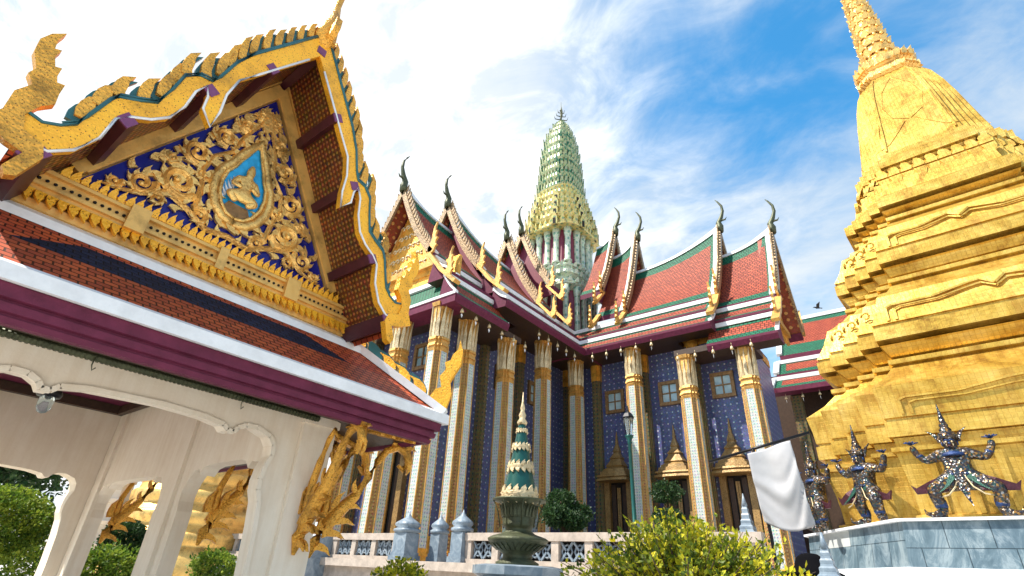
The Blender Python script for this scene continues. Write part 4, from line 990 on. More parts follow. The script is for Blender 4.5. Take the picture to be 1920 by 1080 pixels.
for i in range(44):
    x = U0-1.90+i*.0884; m.flame((x, 5.875, 4.50), (0, -.3, -1), (1, 0, 0), .15, .085, (0, -1, 0), .05, 0, 0); m.ball((x, 5.86, 4.455), (.028, .025, .03), 6)
for i in range(60): x = U0-1.9+i*.0644; m.ball((x, 5.895, 4.642), (.018, .014, .018), 6, 1)
for i in range(40): x = U0-1.55+i*.0795; m.flame((x, 5.90, 4.755), (0, -.15, 1), (1, 0, 0), .14, .075, (0, -1, 0), .04, 0, 0)
for i in range(30): x = U0-1.42+i*.098; m.ball((x, 5.93, 4.80), (.035, .03, .03), 6, 0)
m.build('lotus_row', ['gold_bright', 'dark_void'], gb)
# scrollwork: modelled vines, leaves and medallion
m = MB(); YV = 5.955
def vine(pts, r): m.tube([(x, YV, z) for x, z in pts], r, 4, 0, False, 1.1, (0, 1, 0))
def scroll(cx, cz, r, a0, turns, sg, w):
    n = int(22*turns)+4; pts = []; rad = []
    for i in range(n+1):
        t = i/n; a = a0+sg*turns*2*pi*t; q = r*(1-.80*t); pts.append((cx+q*cos(a), cz+q*sin(a))); rad.append(w*1.5*(1-.4*t)*(1 if t < .9 else .7))
    vine(pts, rad); m.ball((pts[-1][0], YV-.015, pts[-1][1]), w*1.2, 6)
    for i in range(2, n, 3):                       # leaf barbs on the outside of the curl
        x, z = pts[i]; dx, dz = x-cx, z-cz; L_ = sqrt(dx*dx+dz*dz)+1e-6
        if i < n*.66: m.flame((x, YV, z), (dx/L_, 0, dz/L_), (-dz/L_*sg, 0, dx/L_*sg), r*.5, r*.55, (0, -1, 0), .04, 0, .6)
for s in (1, -1):
    X = lambda x: U0+s*x
    for (x, z, r, a0, tu, w) in ((.66, .50, .20, 3.6, 1.45, .036), (.98, .27, .135, 2.6, 1.35, .028), (1.20, .14, .07, 2.5, 1.2, .02), (.62, .98, .15, 4.4, 1.4, .03), (.40, 1.40, .135, 4.4, 1.35, .028), (.23, 1.74, .10, 4.5, 1.3, .024), (.10, 2.03, .07, 4.6, 1.2, .018), (.36, .20, .11, .6, 1.3, .026), (.80, .16, .08, .8, 1.2, .02), (.48, .74, .09, 2.2, 1.2, .022), (.82, .74, .07, 3.5, 1.2, .018)):
        scroll(X(x), PZ+z, r, a0 if s > 0 else pi-a0, tu, s, w)
    vine([(X(x), PZ+z) for x, z in ((.0, .12), (.25, .08), (.5, .22), (.75, .30), (.95, .14), (1.15, .07), (1.32, .05))], [.04, .042, .038, .034, .03, .022, .01])
    vine([(X(x), PZ+z) for x, z in ((.42, .28), (.45, .6), (.5, .8), (.45, 1.05), (.28, 1.25), (.22, 1.55), (.1, 1.85), (0, 2.2))], [.035, .034, .03, .03, .028, .026, .02, .01])
    rnd = random.Random(5)
    for k in range(90):
        z = rnd.uniform(.06, 2.15); hw = PH*(1-z/(PA-PZ))-.10; x = rnd.uniform(0, max(hw, .03))
        if (x/.40)**2+((z-.93)/.60)**2 < 1: continue
        a = rnd.uniform(.3, 2.4); m.flame((X(x), YV+.01, PZ+z), (s*cos(a), 0, sin(a)), (-s*sin(a), 0, cos(a)), rnd.uniform(.09, .16), rnd.uniform(.07, .11), (0, -1, 0), .035, 0, .5)
m.build('scrollwork', 'gold_leaf', gb)
m = MB()
ogee = [(0, .30), (.14, .33), (.26, .44), (.34, .60), (.36, .78), (.33, .95), (.25, 1.08), (.20, 1.22), (.12, 1.38), (0, 1.62)]
og = [(x, z) for x, z in ogee]+[(-x, z) for x, z in ogee[::-1][1:-1]]
m.prism([(U0+x*.78, 5.975, PZ+.12+z*.90) for x, z in og], (0, .014, 0)); m.build('medallion_ground', 'sky_panel', gb)
m = MB()
for kx, kz, r, o in ((.98, 1.0, .062, 0), (.76, .90, .026, .1)):
    P_ = [(U0+x*kx, 5.95, PZ+o*1.1+z*kz) for x, z in og]; m.tube(P_+[P_[0]], r, 6, 0, True, .8, (0, 1, 0))
for i, (x, z) in enumerate(og):
    dx, dz = x, z-.85; L_ = sqrt(dx*dx+dz*dz)+1e-6
    m.flame((U0+x*1.02, 5.95, PZ+z), (dx/L_, 0, dz/L_), (-dz/L_, 0, dx/L_), .13, .12, (0, -1, 0), .04, 0, .4)
m.build('medallion_frame', 'gold_leaf', gb)
# kneeling gilded figure in the medallion: one continuous body
J = {'hip': ((0, 0, 0), .085), 'waist': ((0, 0, .10), .06), 'chest': ((0, -.01, .20), .085), 'neck': ((0, -.01, .275), .032), 'head': ((.0, -.015, .335), .062), 'crown': ((0, -.01, .40), .045), 'tip': ((0, 0, .46), .02)}
Ed = [('hip', 'waist'), ('waist', 'chest'), ('chest', 'neck'), ('neck', 'head'), ('head', 'crown'), ('crown', 'tip')]
for s, n in ((1, 'a'), (-1, 'b')):
    J.update({'kn'+n: ((s*.17, -.05, -.03), .06), 'ft'+n: ((s*.05, -.04, -.10), .04), 'sh'+n: ((s*.10, 0, .22), .042), 'el'+n: ((s*.16, -.02, .11), .034), 'ha'+n: ((s*.05, -.08, .12+.02*s), .03)})
    Ed += [('hip', 'kn'+n), ('kn'+n, 'ft'+n), ('chest', 'sh'+n), ('sh'+n, 'el'+n), ('el'+n, 'ha'+n)]
fg = skin('kneeling_figure', J, Ed, 'gold_leaf', gb, 2); fg.location = (0.0, -.07, PZ+.70); fg.scale = (1.05, .6, 1.1)
m = MB(); m.prism([(U0-.16, 5.95, PZ+.50), (U0-.08, 5.95, PZ+.40), (U0+.08, 5.95, PZ+.40), (U0+.16, 5.95, PZ+.50), (U0+.12, 5.95, PZ+.58), (U0-.12, 5.95, PZ+.58)], (0, .03, 0)); 
for a in range(7): m.flame((U0-.22+.02*a, 5.965, PZ+.55+a*.05), (-.6, 0, .6), (0, 0, 1), .10, .05, (0, -1, 0), .02, 1, .4)
m.build('pedestal_relief', ['gold_wood', 'white_trim'], gb)
# overhanging roof in front of the gable
m = MB(); BV = 5.10
for s in (1, -1):
    m.prism([(U0, 5.14, AP), (U0+s*1.90, 5.14, AP-SL*1.90), (U0+s*1.90, 5.14, AP-SL*1.90+.05), (U0, 5.14, AP+.06)], (0, .88, 0), 0)
m.build('gable_soffit', 'soffit_relief', pv)
m = MB()
for s in (1, -1):
    m.prism([(U0, 5.14, AP+.065), (U0+s*1.98, 5.14, AP-SL*1.98+.065), (U0+s*1.98, 5.14, AP-SL*1.98+.2), (U0, 5.14, AP+.22)], (0, 8.0, 0), 0)
m.build('main_roof', 'tile_red', pv)
for off in (0, .47, .94, 1.43, 1.84):
    for s in ((1,) if off == 0 else (1, -1)):
        m = MB(); z = AP-SL*off-.06; x = U0+s*off
        nn = V((SL*s, 0, 1)).normalized() if off else V((0, 0, 1)); w = .075 if off < 1.8 else .12
        t = V((1, 0, -SL*s)).normalized() if off else V((1, 0, 0))
        c = V((x, 5.03, z)); w *= .8; q = [c+t*w+nn*.06, c-t*w+nn*.06, c-t*w-nn*.06, c+t*w-nn*.06]
        m.prism([p+V((0, .02, 0)) for p in q], (0, .97, 0), 0); pu = m.build('purlin', 'purple_dark', pv)
        MB().prism(q, (0, .02, 0)).build('end_cap', 'purple_light', pu)
# barge boards: undulating naga bodies traced at their own plane, mirrored on the other rake
BUP = [(1.823, 7.831), (1.503, 7.29), (1.223, 6.819), (1.083, 6.498), (1.002, 6.187), (0.953, 6.075), (0.835, 6.051), (0.718, 5.919), (0.681, 5.691), (0.621, 5.439), (0.508, 5.362), (0.356, 5.274), (0.31, 5.18), (0.24, 4.918), (0.201, 4.79), (0.12, 4.709), (0.018, 4.656), (-0.161, 4.7)]
BLO = [(-0.142, 4.55), (0.002, 4.44), (0.141, 4.45), (0.275, 4.57), (0.382, 4.80), (0.411, 5.06), (0.5, 5.16), (0.641, 5.25), (0.758, 5.38), (0.834, 5.60), (0.86, 5.85), (0.928, 6.0), (0.974, 5.881), (0.979, 5.708), (1.101, 5.556), (1.131, 5.786), (1.123, 6.05), (1.18, 6.34), (1.33, 6.58), (1.804, 7.36), (1.92, 7.55), (1.92, 7.86)]
HOOK = [(-0.284, 4.449), (-0.216, 4.606), (-0.222, 4.803), (-0.158, 4.934), (-0.218, 5.018), (-0.194, 5.091), (-0.266, 5.239), (-0.28, 5.377), (-0.241, 5.488), (-0.166, 5.574), (-0.186, 5.457), (-0.172, 5.367), (-0.13, 5.387), (-0.144, 5.294), (-0.108, 5.204), (-0.066, 5.222), (-0.063, 5.125), (-0.042, 5.071), (0.009, 5.084), (0.009, 4.974), (0.023, 4.868), (-0.045, 4.783), (-0.093, 4.65), (-0.05, 4.52), (0.10, 4.47), (0.14, 4.36), (0.06, 4.12), (0.0, 4.09), (-.04, 4.16), (.02, 4.33), (-.10, 4.36)]
def path_at(pts, d):
    for (a, b_), (c, e) in zip(pts, pts[1:]):
        L_ = sqrt((c-a)**2+(e-b_)**2)
        if d <= L_: t = d/L_; return (lerp(a, c, t), lerp(b_, e, t), (c-a)/L_, (e-b_)/L_)
        d -= L_
    return (*pts[-1], 0, 0)
plen = sum(sqrt((c-a)**2+(e-b_)**2) for (a, b_), (c, e) in zip(BUP, BUP[1:]))
for s in (1, -1):
    mx_ = (lambda x: x) if s < 0 else (lambda x: 2*U0-x)
    m = MB(); m.prism([(mx_(x), 5.04, z) for x, z in BUP+BLO], (0, .10, 0), 0, 0); bb = m.build('barge_board', 'gold_bright', pv)
    m = MB(); m.tube([(mx_(x), 5.035, z+.012) for x, z in BUP], .015, 5); m.tube([(mx_(x), 5.035, z+.045) for x, z in BUP[:-2]], .012, 5)
    m.build('edge_band', 'teal_edge', bb)
    m = MB(); m.tube([(mx_(x), 5.035, z-.008) for x, z in BLO[:-2]], .014, 5); m.build('lower_edge', 'white_trim', bb)
    m = MB(); m2 = MB(); n = 17
    for i in range(n):
        t = (i+.3)/n; x, z, tx, tz = path_at(BUP, .1+t*(plen-.45)); h = .27+.10*sin(pi*min(1, t*1.2)); w = .085+.05*t
        m.flame((mx_(x), 5.09, z+.03), (-s*-.15, 0, 1), (-s*-1, 0, 0) if False else ((1 if s < 0 else -1), 0, 0), h*1.15, w, (0, -1, 0), .09, 0, .45)
        m2.flame((mx_(x)-(.03 if s < 0 else -.03), 5.105, z-.02), (0, 0, 1), ((1 if s < 0 else -1), 0, 0), h*1.24, w*1.2, (0, -1, 0), .05, 0, .42)
    m.build('flame_crest', 'gold_carved', bb); m2.build('crest_backing', 'teal_edge', bb)
    m = MB(); m.prism([(mx_(x), 5.018, z) for x, z in HOOK], (0, .09, 0)); m.build('naga_finial', 'gold_bright' if s > 0 else 'gold_carved', bb)
m = MB()                                  # chofah on the ridge
a = V((U0, 5.09, 7.72))
m.tube([a+V((x, y, z)) for x, y, z in ((0, .1, 0), (0, .0, .18), (0, -.05, .42), (.02, -.03, .70), (.03, .02, 1.0), (.05, .0, 1.3), (.06, -.12, 1.65), (.06, -.3, 1.95))], [.13, .17, .13, .08, .06, .05, .035, .008], 8, 0, True)
m.flame(a+V((0, -.08, .2)), (0, -1, .5), (0, .5, 1), .3, .2, (1, 0, 0), .08, 0, .4)
m.build('ridge_finial', 'gold_carved', pv)
# hip ornaments: flames and naga finials on the hip ridges
for s in (1, -1):
    A, B = V((U0+s*(UR0-U0), 6, TZp)), V((U0+s*(UR1-U0), 4.95, EZ)); d = (B-A).normalized(); hz = V((d.x, d.y, 0)).normalized(); nn = hz.cross(V((0, 0, 1))); Z = V((0, 0, 1))
    m = MB(); m2 = MB()
    for i in range(5):
        p = lerp(A, B, .06+i*.17)+Z*.06; m.flame(p, Z-hz*.25, -hz, .24, .17, nn, .07, 0, .4); m2.flame(p-Z*.03+nn*.01, Z-hz*.2, -hz, .31, .2, nn, .04, 0, .3)
    hr = m.build('hip_crest', 'gold_bright', pv); m2.build('crest_backing', 'teal_edge', hr)
    m = MB(); p = lerp(A, B, .93)
    o = [(-.25, -.02), (.08, -.10), (.2, .0), (.28, .22), (.22, .42), (.28, .52), (.42, .72), (.44, .95), (.36, 1.15), (.33, .98), (.22, .88), (.18, .78), (.06, .74), (.10, .62), (-.02, .5), (.04, .32), (-.08, .28), (-.2, .14)]
    m.prism([p+hz*(x*.62)+Z*(z*.84+.05)-nn*.05 for x, z in o], nn*.10); m.build('naga_finial', 'gold_bright', hr)
# naga eave brackets
def bracket(base, d, k=1., lab=None):
    d = V((d[0], d[1], 0)).normalized(); Z = V((0, 0, 1)); nn = d.cross(Z); base = V(base); m = MB()
    def Q(x, z, o=0): return base+d*(x*k)+Z*z+nn*o
    m.tube([Q(x, z) for x, z in ((.02, .0), (.05, .18), (.14, .36), (.26, .52), (.42, .72), (.54, .95), (.62, 1.15), (.72, 1.30), (.86, 1.36), (.98, 1.30), (1.02, 1.17), (.95, 1.08), (.88, 1.13))], [.02, .075, .09, .085, .065, .055, .05, .048, .055, .065, .06, .045, .02], 7, 0)
    m.tube([Q(x, z) for x, z in ((.06, .28), (.10, .5), (.10, .75), (.18, 1.0), (.28, 1.25), (.38, 1.36), (.44, 1.28))], [.02, .05, .045, .04, .036, .03, .012], 6, 0)
    for x, z, ax, az, h, w in ((.06, .12, 1, -.1, .26, .14), (.12, .26, 1, .1, .32, .16), (.18, .38, 1, .25, .34, .16), (.08, .30, .4, 1, .36, .16), (.20, .50, .1, 1, .34, .15), (.30, .56, 1, .3, .26, .13), (.02, .42, -.1, 1, .36, .15), (.42, .74, -.5, 1, .2, .1), (.54, .97, -.6, .9, .18, .09), (.96, 1.34, 1, .3, .16, .1), (1.0, 1.18, .3, -1, .2, .1), (.80, 1.36, .2, 1, .12, .1)):
        for o in (-.025, .03): m.flame(Q(x, z, o), d*ax+Z*az, (d*az-Z*ax), h*.8, w*.62, nn, .035, 0, .5)
    for x, z in ((.16, .40), (.26, .54)): m.tube([Q(x+cos(t*.8)*.09*(1-t*.1), z+sin(t*.8)*.09*(1-t*.1), -.06) for t in range(9)], .025, 5)
    return m.build('eave_bracket', 'gold_carved', pv)
bracket((3.70, 5.93, 1.68), (0, -1), .88); bracket((3.93, 6.0, 1.66), (1, -.55), 1.02); bracket((3.93, 6.35, 1.70), (1, 0), .85)
bracket((3.64, 8.2, 1.75), (1, 0), .95); bracket((3.64, 11.9, 1.75), (1, 0), .95); bracket((3.5, 12.38, 1.75), (.5, 1), .9)
# lantern hanging just inside the arch
lt = thing('hanging_lantern', 'clear glass lantern with black cap hanging under the front arch of the pavilion', 'lantern', (1.0, 6.30, 2.70))
m = MB(); m.lathe([(.015, 2.97), (.03, 2.94), (.085, 2.91), (.10, 2.87), (.09, 2.84), (.02, 2.84)], (1.09, 6.30, 0), 12); m.tube([(1.09, 6.30, 2.93), (1.09, 6.30, 4.06)], .012, 5); m.ball((1.09, 6.3, 2.83), .02, 8); m.build('cap', 'metal_black', lt)
m = MB(); m.lathe([(.055, 2.85), (.06, 2.80), (.055, 2.74), (.035, 2.70), (.008, 2.69)], (1.09, 6.30, 0), 14); m.build('glass_shade', 'glass', lt)

# ================================================================== URN AND TIERED CONE
ux, uy = 6.66, 5.0
ur = thing('bronze_urn', 'wide footed bronze urn with flared rim carrying the green and gold cone', 'urn', (ux, uy, 0))
m = MB(); m.lathe([(.62, 0), (.62, 1.0), (.55, 1.05), (.55, 1.55), (.66, 1.60), (.66, 1.70), (.5, 1.72)], (ux, uy, 0), 8, 0, False); m.build('pedestal', 'marble_grey', ur)
m = MB(); m.lathe([(.30, 1.70), (.31, 1.75), (.21, 1.80), (.21, 1.85), (.28, 1.90), (.39, 1.98), (.43, 2.02), (.44, 2.05), (.40, 2.075), (.25, 2.12), (.19, 2.16), (.20, 2.20), (.25, 2.23), (.23, 2.26), (.245, 2.30), (.235, 2.33), (.27, 2.52), (.40, 2.56), (.40, 2.585), (.30, 2.58)], (ux, uy, 0), 32, 0)
for k in range(28):
    a = 2*pi*k/28; d = V((cos(a), sin(a), 0)); m.flame(V((ux, uy, 1.90))+d*.29, d+V((0, 0, .7)), (-d.y, d.x, 0), .15, .06, d, .03, 0, 0); m.flame(V((ux, uy, 2.34))+d*.24, V((d.x*.15, d.y*.15, 1)), (-d.y, d.x, 0), .16, .05, d, .03, 0, 0)
for k in range(8):
    a = 2*pi*k/8; m.tube([(ux+cos(a)*.39, uy+sin(a)*.39, 2.57), (ux+cos(a)*.31, uy+sin(a)*.31, 2.40), (ux+cos(a)*.27, uy+sin(a)*.27, 2.20)], .010, 5)
m.build('bowl', 'bronze_green', ur)
cn = thing('tiered_cone', 'slender dark green cone banded with pale gold petals, standing in the bronze urn', 'ornament', (ux, uy, 2.57))
m = MB(); m.lathe([(.28, 2.57), (.24, 2.74), (.205, 2.90), (.14, 3.22), (.092, 3.50), (.05, 3.72), (.025, 3.9)], (ux, uy, 0), 20); m.build('cone', 'metal_green', cn)
for zc, r in ((2.64, .262), (3.04, .188), (3.34, .134), (3.60, .082)):
    m = MB(); c = V((ux, uy, zc)); k = r/.26; n = 14
    m.lathe([(r*.95, zc-.05*k), (r*1.12, zc-.03*k), (r*1.02, zc), (r*1.12, zc+.03*k), (r*.92, zc+.06*k)], (ux, uy, 0), 20)
    for i in range(n):
        a = 2*pi*i/n; d = V((cos(a), sin(a), 0)); m.flame(c+d*r*1.02+V((0, 0, .03*k)), V((d.x*-.15, d.y*-.15, 1)), (-d.y, d.x, 0), .11*k, .10*k, d, .02, 0, 0); m.flame(c+d*r*1.06-V((0, 0, .03*k)), V((d.x*.12, d.y*.12, -1)), (-d.y, d.x, 0), .10*k, .10*k, d, .02, 0, 0)
    m.build('petal_band', 'gold_white', cn)
m = MB(); m.lathe([(.07, 3.70), (.085, 3.74), (.045, 3.80), (.06, 3.85), (.03, 3.93), (.04, 3.97), (.018, 4.06), (.005, 4.24)], (ux, uy, 0), 12); m.build('finial', 'gold_white', cn)

# ================================================================== PLANTS
def leaf_quad(m, p, d, w, L_, rnd, mi=0):
    d = V(d).normalized(); r = V((rnd.uniform(-1, 1), rnd.uniform(-1, 1), rnd.uniform(-1, 1))); s = d.cross(r)
    if s.length < 1e-3: s = V((1, 0, 0))
    s = s.normalized()*w; b = d.cross(s).normalized()*w*.35
    m.face([p, p+d*L_*.5+s+b, p+d*L_, p+d*L_*.5-s+b], mi)
def hash3(p, k): return sin(p.x*k*1.7+p.y*k*2.3+1.3)*sin(p.y*k*1.9-p.z*k*2.1+.7)*sin(p.z*k*1.5+p.x*k*1.1+2.1)
def rdir(rnd):
    z = rnd.uniform(-1, 1); a = rnd.uniform(0, 2*pi); q = sqrt(1-z*z); return V((q*cos(a), q*sin(a), z))
def crown(c, r, n, L_, w, seed, shell=.35, rough=.25, k=3., zmin=-9):
    """leaves through an uneven ellipsoid volume, denser towards its surface, clumped"""
    rnd = random.Random(seed); m = MB(); c = V(c); i = 0
    while i < n:
        d = rdir(rnd); f = 1-shell*rnd.random()**1.3
        q = 1+rough*(hash3(d, k)*1.4+hash3(d, k*2.7)*.6); p = c+V((d.x*r[0], d.y*r[1], d.z*r[2]))*f*q
        i += 1
        if p.z < zmin or (hash3(p, k*1.6/max(r)*1.2) < -.28 and rnd.random() < .8): continue
        leaf_quad(m, p, d*.7+rdir(rnd)+V((0, 0, .25)), w*rnd.uniform(.7, 1.2), L_*rnd.uniform(.7, 1.3), rnd)
    return m
# yellow-leaved bush, right foreground: sprays of small leaves on arching twigs
by = V((5.85, 2.30, 0))
bu = thing('yellow_bush', 'big loose yellow green bush in front of the balustrade and white cloth', 'bush', by)
rnd = random.Random(11); m = MB(); ms = MB()
for i in range(1050):
    a = rnd.uniform(0, 2*pi); e = rnd.uniform(-.05, 1.0); R = 1.0*sqrt(rnd.uniform(.25, 1))
    d = V((cos(a)*cos(e*1.45), sin(a)*cos(e*1.45), sin(e*1.45)))
    base = by+V((d.x*.45*R, d.y*.55*R, 1.02+d.z*.35)); L_ = rnd.uniform(.50, .84)*(1.0+.25*hash3(d, 3.1))
    tip = base+V((d.x*L_*1.0, d.y*L_*1.15, d.z*L_*1.05+.03)); mid = (base+tip)/2+V((0, 0, .08)); 
    if i % 2 == 0: ms.tube([base, mid, tip], [.010, .007, .003], 4)
    nl = 20
    for q in range(nl):
        t = .25+.75*q/nl; p = base*(1-t)**2+mid*2*t*(1-t)+tip*t*t; p += V((rnd.gauss(0, .022), rnd.gauss(0, .022), rnd.gauss(0, .022)))
        leaf_quad(m, p, d*.6+rdir(rnd)*.9+V((0, 0, .3)), rnd.uniform(.015, .024), rnd.uniform(.05, .085), rnd)
m.build('foliage', 'leaf_yellow', bu)
for i in range(9):
    a = i*.7; ms.tube([by+V((cos(a)*.08, sin(a)*.08, 0)), by+V((cos(a)*.22, sin(a)*.22, .7)), by+V((cos(a)*.5, sin(a)*.55, 1.35))], [.03, .02, .01], 5)
ms.build('branch', 'bark', bu)
def shrub(name, label, cat, c, r, n, mat, L_=.07, w=.022, seed=1, trunk=True, group=None, rough=.2, shell=.4, k=3.):
    t = thing(name, label, cat, (c[0], c[1], 0), 0, group)
    crown(c, r, n, L_, w, seed, shell, rough, k).build('foliage', mat, t)
    m = MB(); b = V((c[0], c[1], 0)); C_ = V(c)
    m.tube([b, b+V((.03, .02, c[2]*.4)), C_], [.07*max(r), .055*max(r), .03*max(r)], 6)
    for i in range(7):
        a = i*.9; m.tube([b+V((0, 0, max(.05, c[2]-r[2]*.7))), C_+V((cos(a)*r[0]*.45, sin(a)*r[1]*.45, r[2]*(.1+.05*i-.3)))], [.04*max(r), .012*max(r)], 5)
    m.build('trunk', 'bark', t); return t
shrub('clipped_tree', 'large dome shaped clipped tree left of the pavilion back pier', 'tree', (2.55, 14.3, 1.98), (.95, .95, .68), 22000, 'leaf_topiary', .062, .024, 3, rough=.06, shell=.35)
shrub('clipped_bush', 'low rounded bush below the dome clipped tree, at the bottom left', 'bush', (3.35, 13.4, 1.18), (.55, .55, .52), 4200, 'leaf_topiary', .07, .024, 4, rough=.14)
shrub('clipped_ball', 'dark clipped ball tree seen between the two rear pavilion piers', 'tree', (5.05, 15.0, 1.86), (.46, .46, .44), 9000, 'leaf_dark', .055, .02, 5, rough=.05)
shrub('leafy_bush', 'loose bright green bush under the dark clipped ball', 'bush', (4.55, 14.0, 1.30), (.62, .6, .42), 3000, 'leaf_topiary', .10, .034, 6, rough=.35)
shrub('leafy_bush', 'small bright bush at the foot of the middle pavilion pier', 'bush', (6.1, 12.6, 1.45), (.42, .42, .30), 2200, 'leaf_topiary', .08, .028, 8, rough=.3)
shrub('leafy_bush', 'small rounded light green bush beside the front pavilion pier', 'bush', (4.95, 8.6, 1.35), (.36, .36, .32), 2600, 'leaf_topiary', .07, .024, 9, rough=.2)
shrub('leafy_bush', 'small yellow green bush at the bottom of the photo below the gilt brackets', 'bush', (5.35, 5.9, 1.33), (.34, .34, .36), 2400, 'leaf_yellow', .07, .022, 10, rough=.22)
shrub('courtyard_tree', 'tall dark leafy tree behind the clipped dome, far left', 'tree', (3.9, 27, 4.7), (2.6, 2.6, 1.9), 9000, 'leaf_dark', .26, .085, 12, rough=.42, shell=.75, k=4.)
shrub('courtyard_tree', 'green tree low at the left edge behind the clipped dome', 'tree', (.3, 19, 1.9), (1.6, 1.6, .95), 6000, 'leaf_topiary', .15, .05, 13, rough=.3, shell=.6)
def potted(x, y, z, label, kind):
    t = thing('potted_tree', label, 'potted tree', (x, y, z)); m = MB(); m.lathe([(.20, z), (.30, z+.15), (.36, z+.42), (.40, z+.45), (.34, z+.46)], (x, y, 0), 14); m.build('pot', 'marble_grey', t)
    m = MB(); cs = [(-.45, .1, 1.05, .42), (.4, -.2, 1.15, .40), (0, .2, 1.5, .46), (-.2, -.4, .9, .34), (.55, .3, .85, .30)] if kind == 0 else [(0, 0, 1.75, .50), (.35, .3, .95, .38), (-.35, -.2, .9, .36)]
    fm = MB()
    for i, (dx, dy, dz, r) in enumerate(cs):
        q = crown((x+dx, y+dy, z+dz), (r, r, r*.72), 1500, .10, .034, 20+i, .5, .2); k = len(fm.v); fm.v += q.v; fm.f += [[j+k for j in f] for f in q.f]; fm.m += q.m; fm.s += q.s
        m.tube([(x, y, z+.4), (x+dx*.4, y+dy*.4, z+.4+(dz-.4)*.6), (x+dx, y+dy, z+dz)], [.06, .045, .02], 5)
    fm.build('foliage', 'leaf_dark', t); m.build('trunk', 'bark', t)
potted(14.9, 9.35, TZ+.35, 'dark bonsai tree in a pot on the terrace behind the balustrade, right of the cone', 0)
potted(18.5, 7.5, TZ+.75, 'dark clipped potted tree rising behind the yellow bush, beside the green lamp post', 1)

# ================================================================== SMALL THINGS
lp = thing('street_lamp', 'dark green lamp post with glass lantern in front of the mosaic wall', 'lamp post', (17.6, 8.35, TZ))
m = MB(); x, y = 17.6, 8.35; m.lathe([(.20, TZ), (.20, TZ+.25), (.12, TZ+.35), (.10, TZ+.9), (.13, TZ+.95), (.075, TZ+1.0), (.06, 5.9), (.09, 5.95), (.06, 6.0), (.14, 6.15), (.16, 6.2), (.05, 6.22)], (x, y, 0), 12); m.build('post', 'metal_green', lp)
m = MB(); m.lathe([(.10, 6.22), (.19, 6.80), (.185, 6.82), (.06, 6.84)], (x, y, 0), 6, 0, False); m.build('lantern', 'glass', lp)
m = MB(); m.lathe([(.23, 6.82), (.23, 6.86), (.14, 7.0), (.06, 7.06), (.05, 7.14), (.015, 7.30)], (x, y, 0), 6, 0, False)
for k in range(6): a = 2*pi*(k+.5)/6; m.tube([(x+cos(a)*.105, y+sin(a)*.105, 6.2), (x+cos(a)*.195, y+sin(a)*.195, 6.82)], .012, 4)
m.build('lantern_frame', 'metal_black', lp)
# gilded small statue on the terrace
ks = thing('gilt_statue', 'small gilded standing figure on the terrace, half hidden by the bronze urn', 'statue', (15.2, 11.35, TZ))
J = {'hip': ((0, 0, .80), .12), 'chest': ((0, 0, 1.12), .14), 'neck': ((0, 0, 1.3), .06), 'head': ((0, 0, 1.42), .10), 'tip': ((0, 0, 1.75), .02)}; Ed = [('hip', 'chest'), ('chest', 'neck'), ('neck', 'head'), ('head', 'tip')]
for s, n in ((1, 'a'), (-1, 'b')):
    J.update({'kn'+n: ((s*.12, -.06, .42), .08), 'ft'+n: ((s*.13, 0, .04), .06), 'sh'+n: ((s*.18, 0, 1.18), .07), 'el'+n: ((s*.30, -.03, .95), .05), 'ha'+n: ((s*.12, -.2, 1.05), .04)}); Ed += [('hip', 'kn'+n), ('kn'+n, 'ft'+n), ('chest', 'sh'+n), ('sh'+n, 'el'+n), ('el'+n, 'ha'+n)]
skin('body', J, Ed, 'gold_bright', ks); ks.rotation_euler = (0, 0, -pi/2)
MB().lathe([(.3, 0), (.3, .05), (.2, .08)], (0, 0, -.06), 10).build('base', 'gold_carved', ks, False)
# stone pinnacles
def pinnacle(x, y, z0, H, r, mat, label):
    m = MB(); n = 6; m.lathe([(r, z0), (r, z0+H*.12), (r*.8, z0+H*.15), (r*.85, z0+H*.30), (r*.95, z0+H*.34), (r*.6, z0+H*.40)], (x, y, 0), 4, 0, False, None, 0)
    z = z0+H*.40; q = r*.78
    for i in range(n): m.lathe([(q, z), (q, z+H*.03), (q*.8, z+H*.05), (q*.72, z+H*.085)], (x, y, 0), 4, 0, False); z += H*.075; q *= .76
    m.lathe([(q, z), (q*.5, z+H*.08), (.01, z+H*.16)], (x, y, 0), 8)
    t = thing('stone_pinnacle', label, 'pinnacle', (x, y, z0), 0, None); m.build('shaft', mat, t)
pinnacle(5.75, .93, 1.25, .80, .27, 'marble_grey', 'dark grey stepped stone pinnacle in front of the marble plinth, bottom right')
pinnacle(14.3, 3.85, TZ, 1.75, .48, 'marble_grey', 'pale grey stepped pinnacle on the terrace behind the yellow bush')
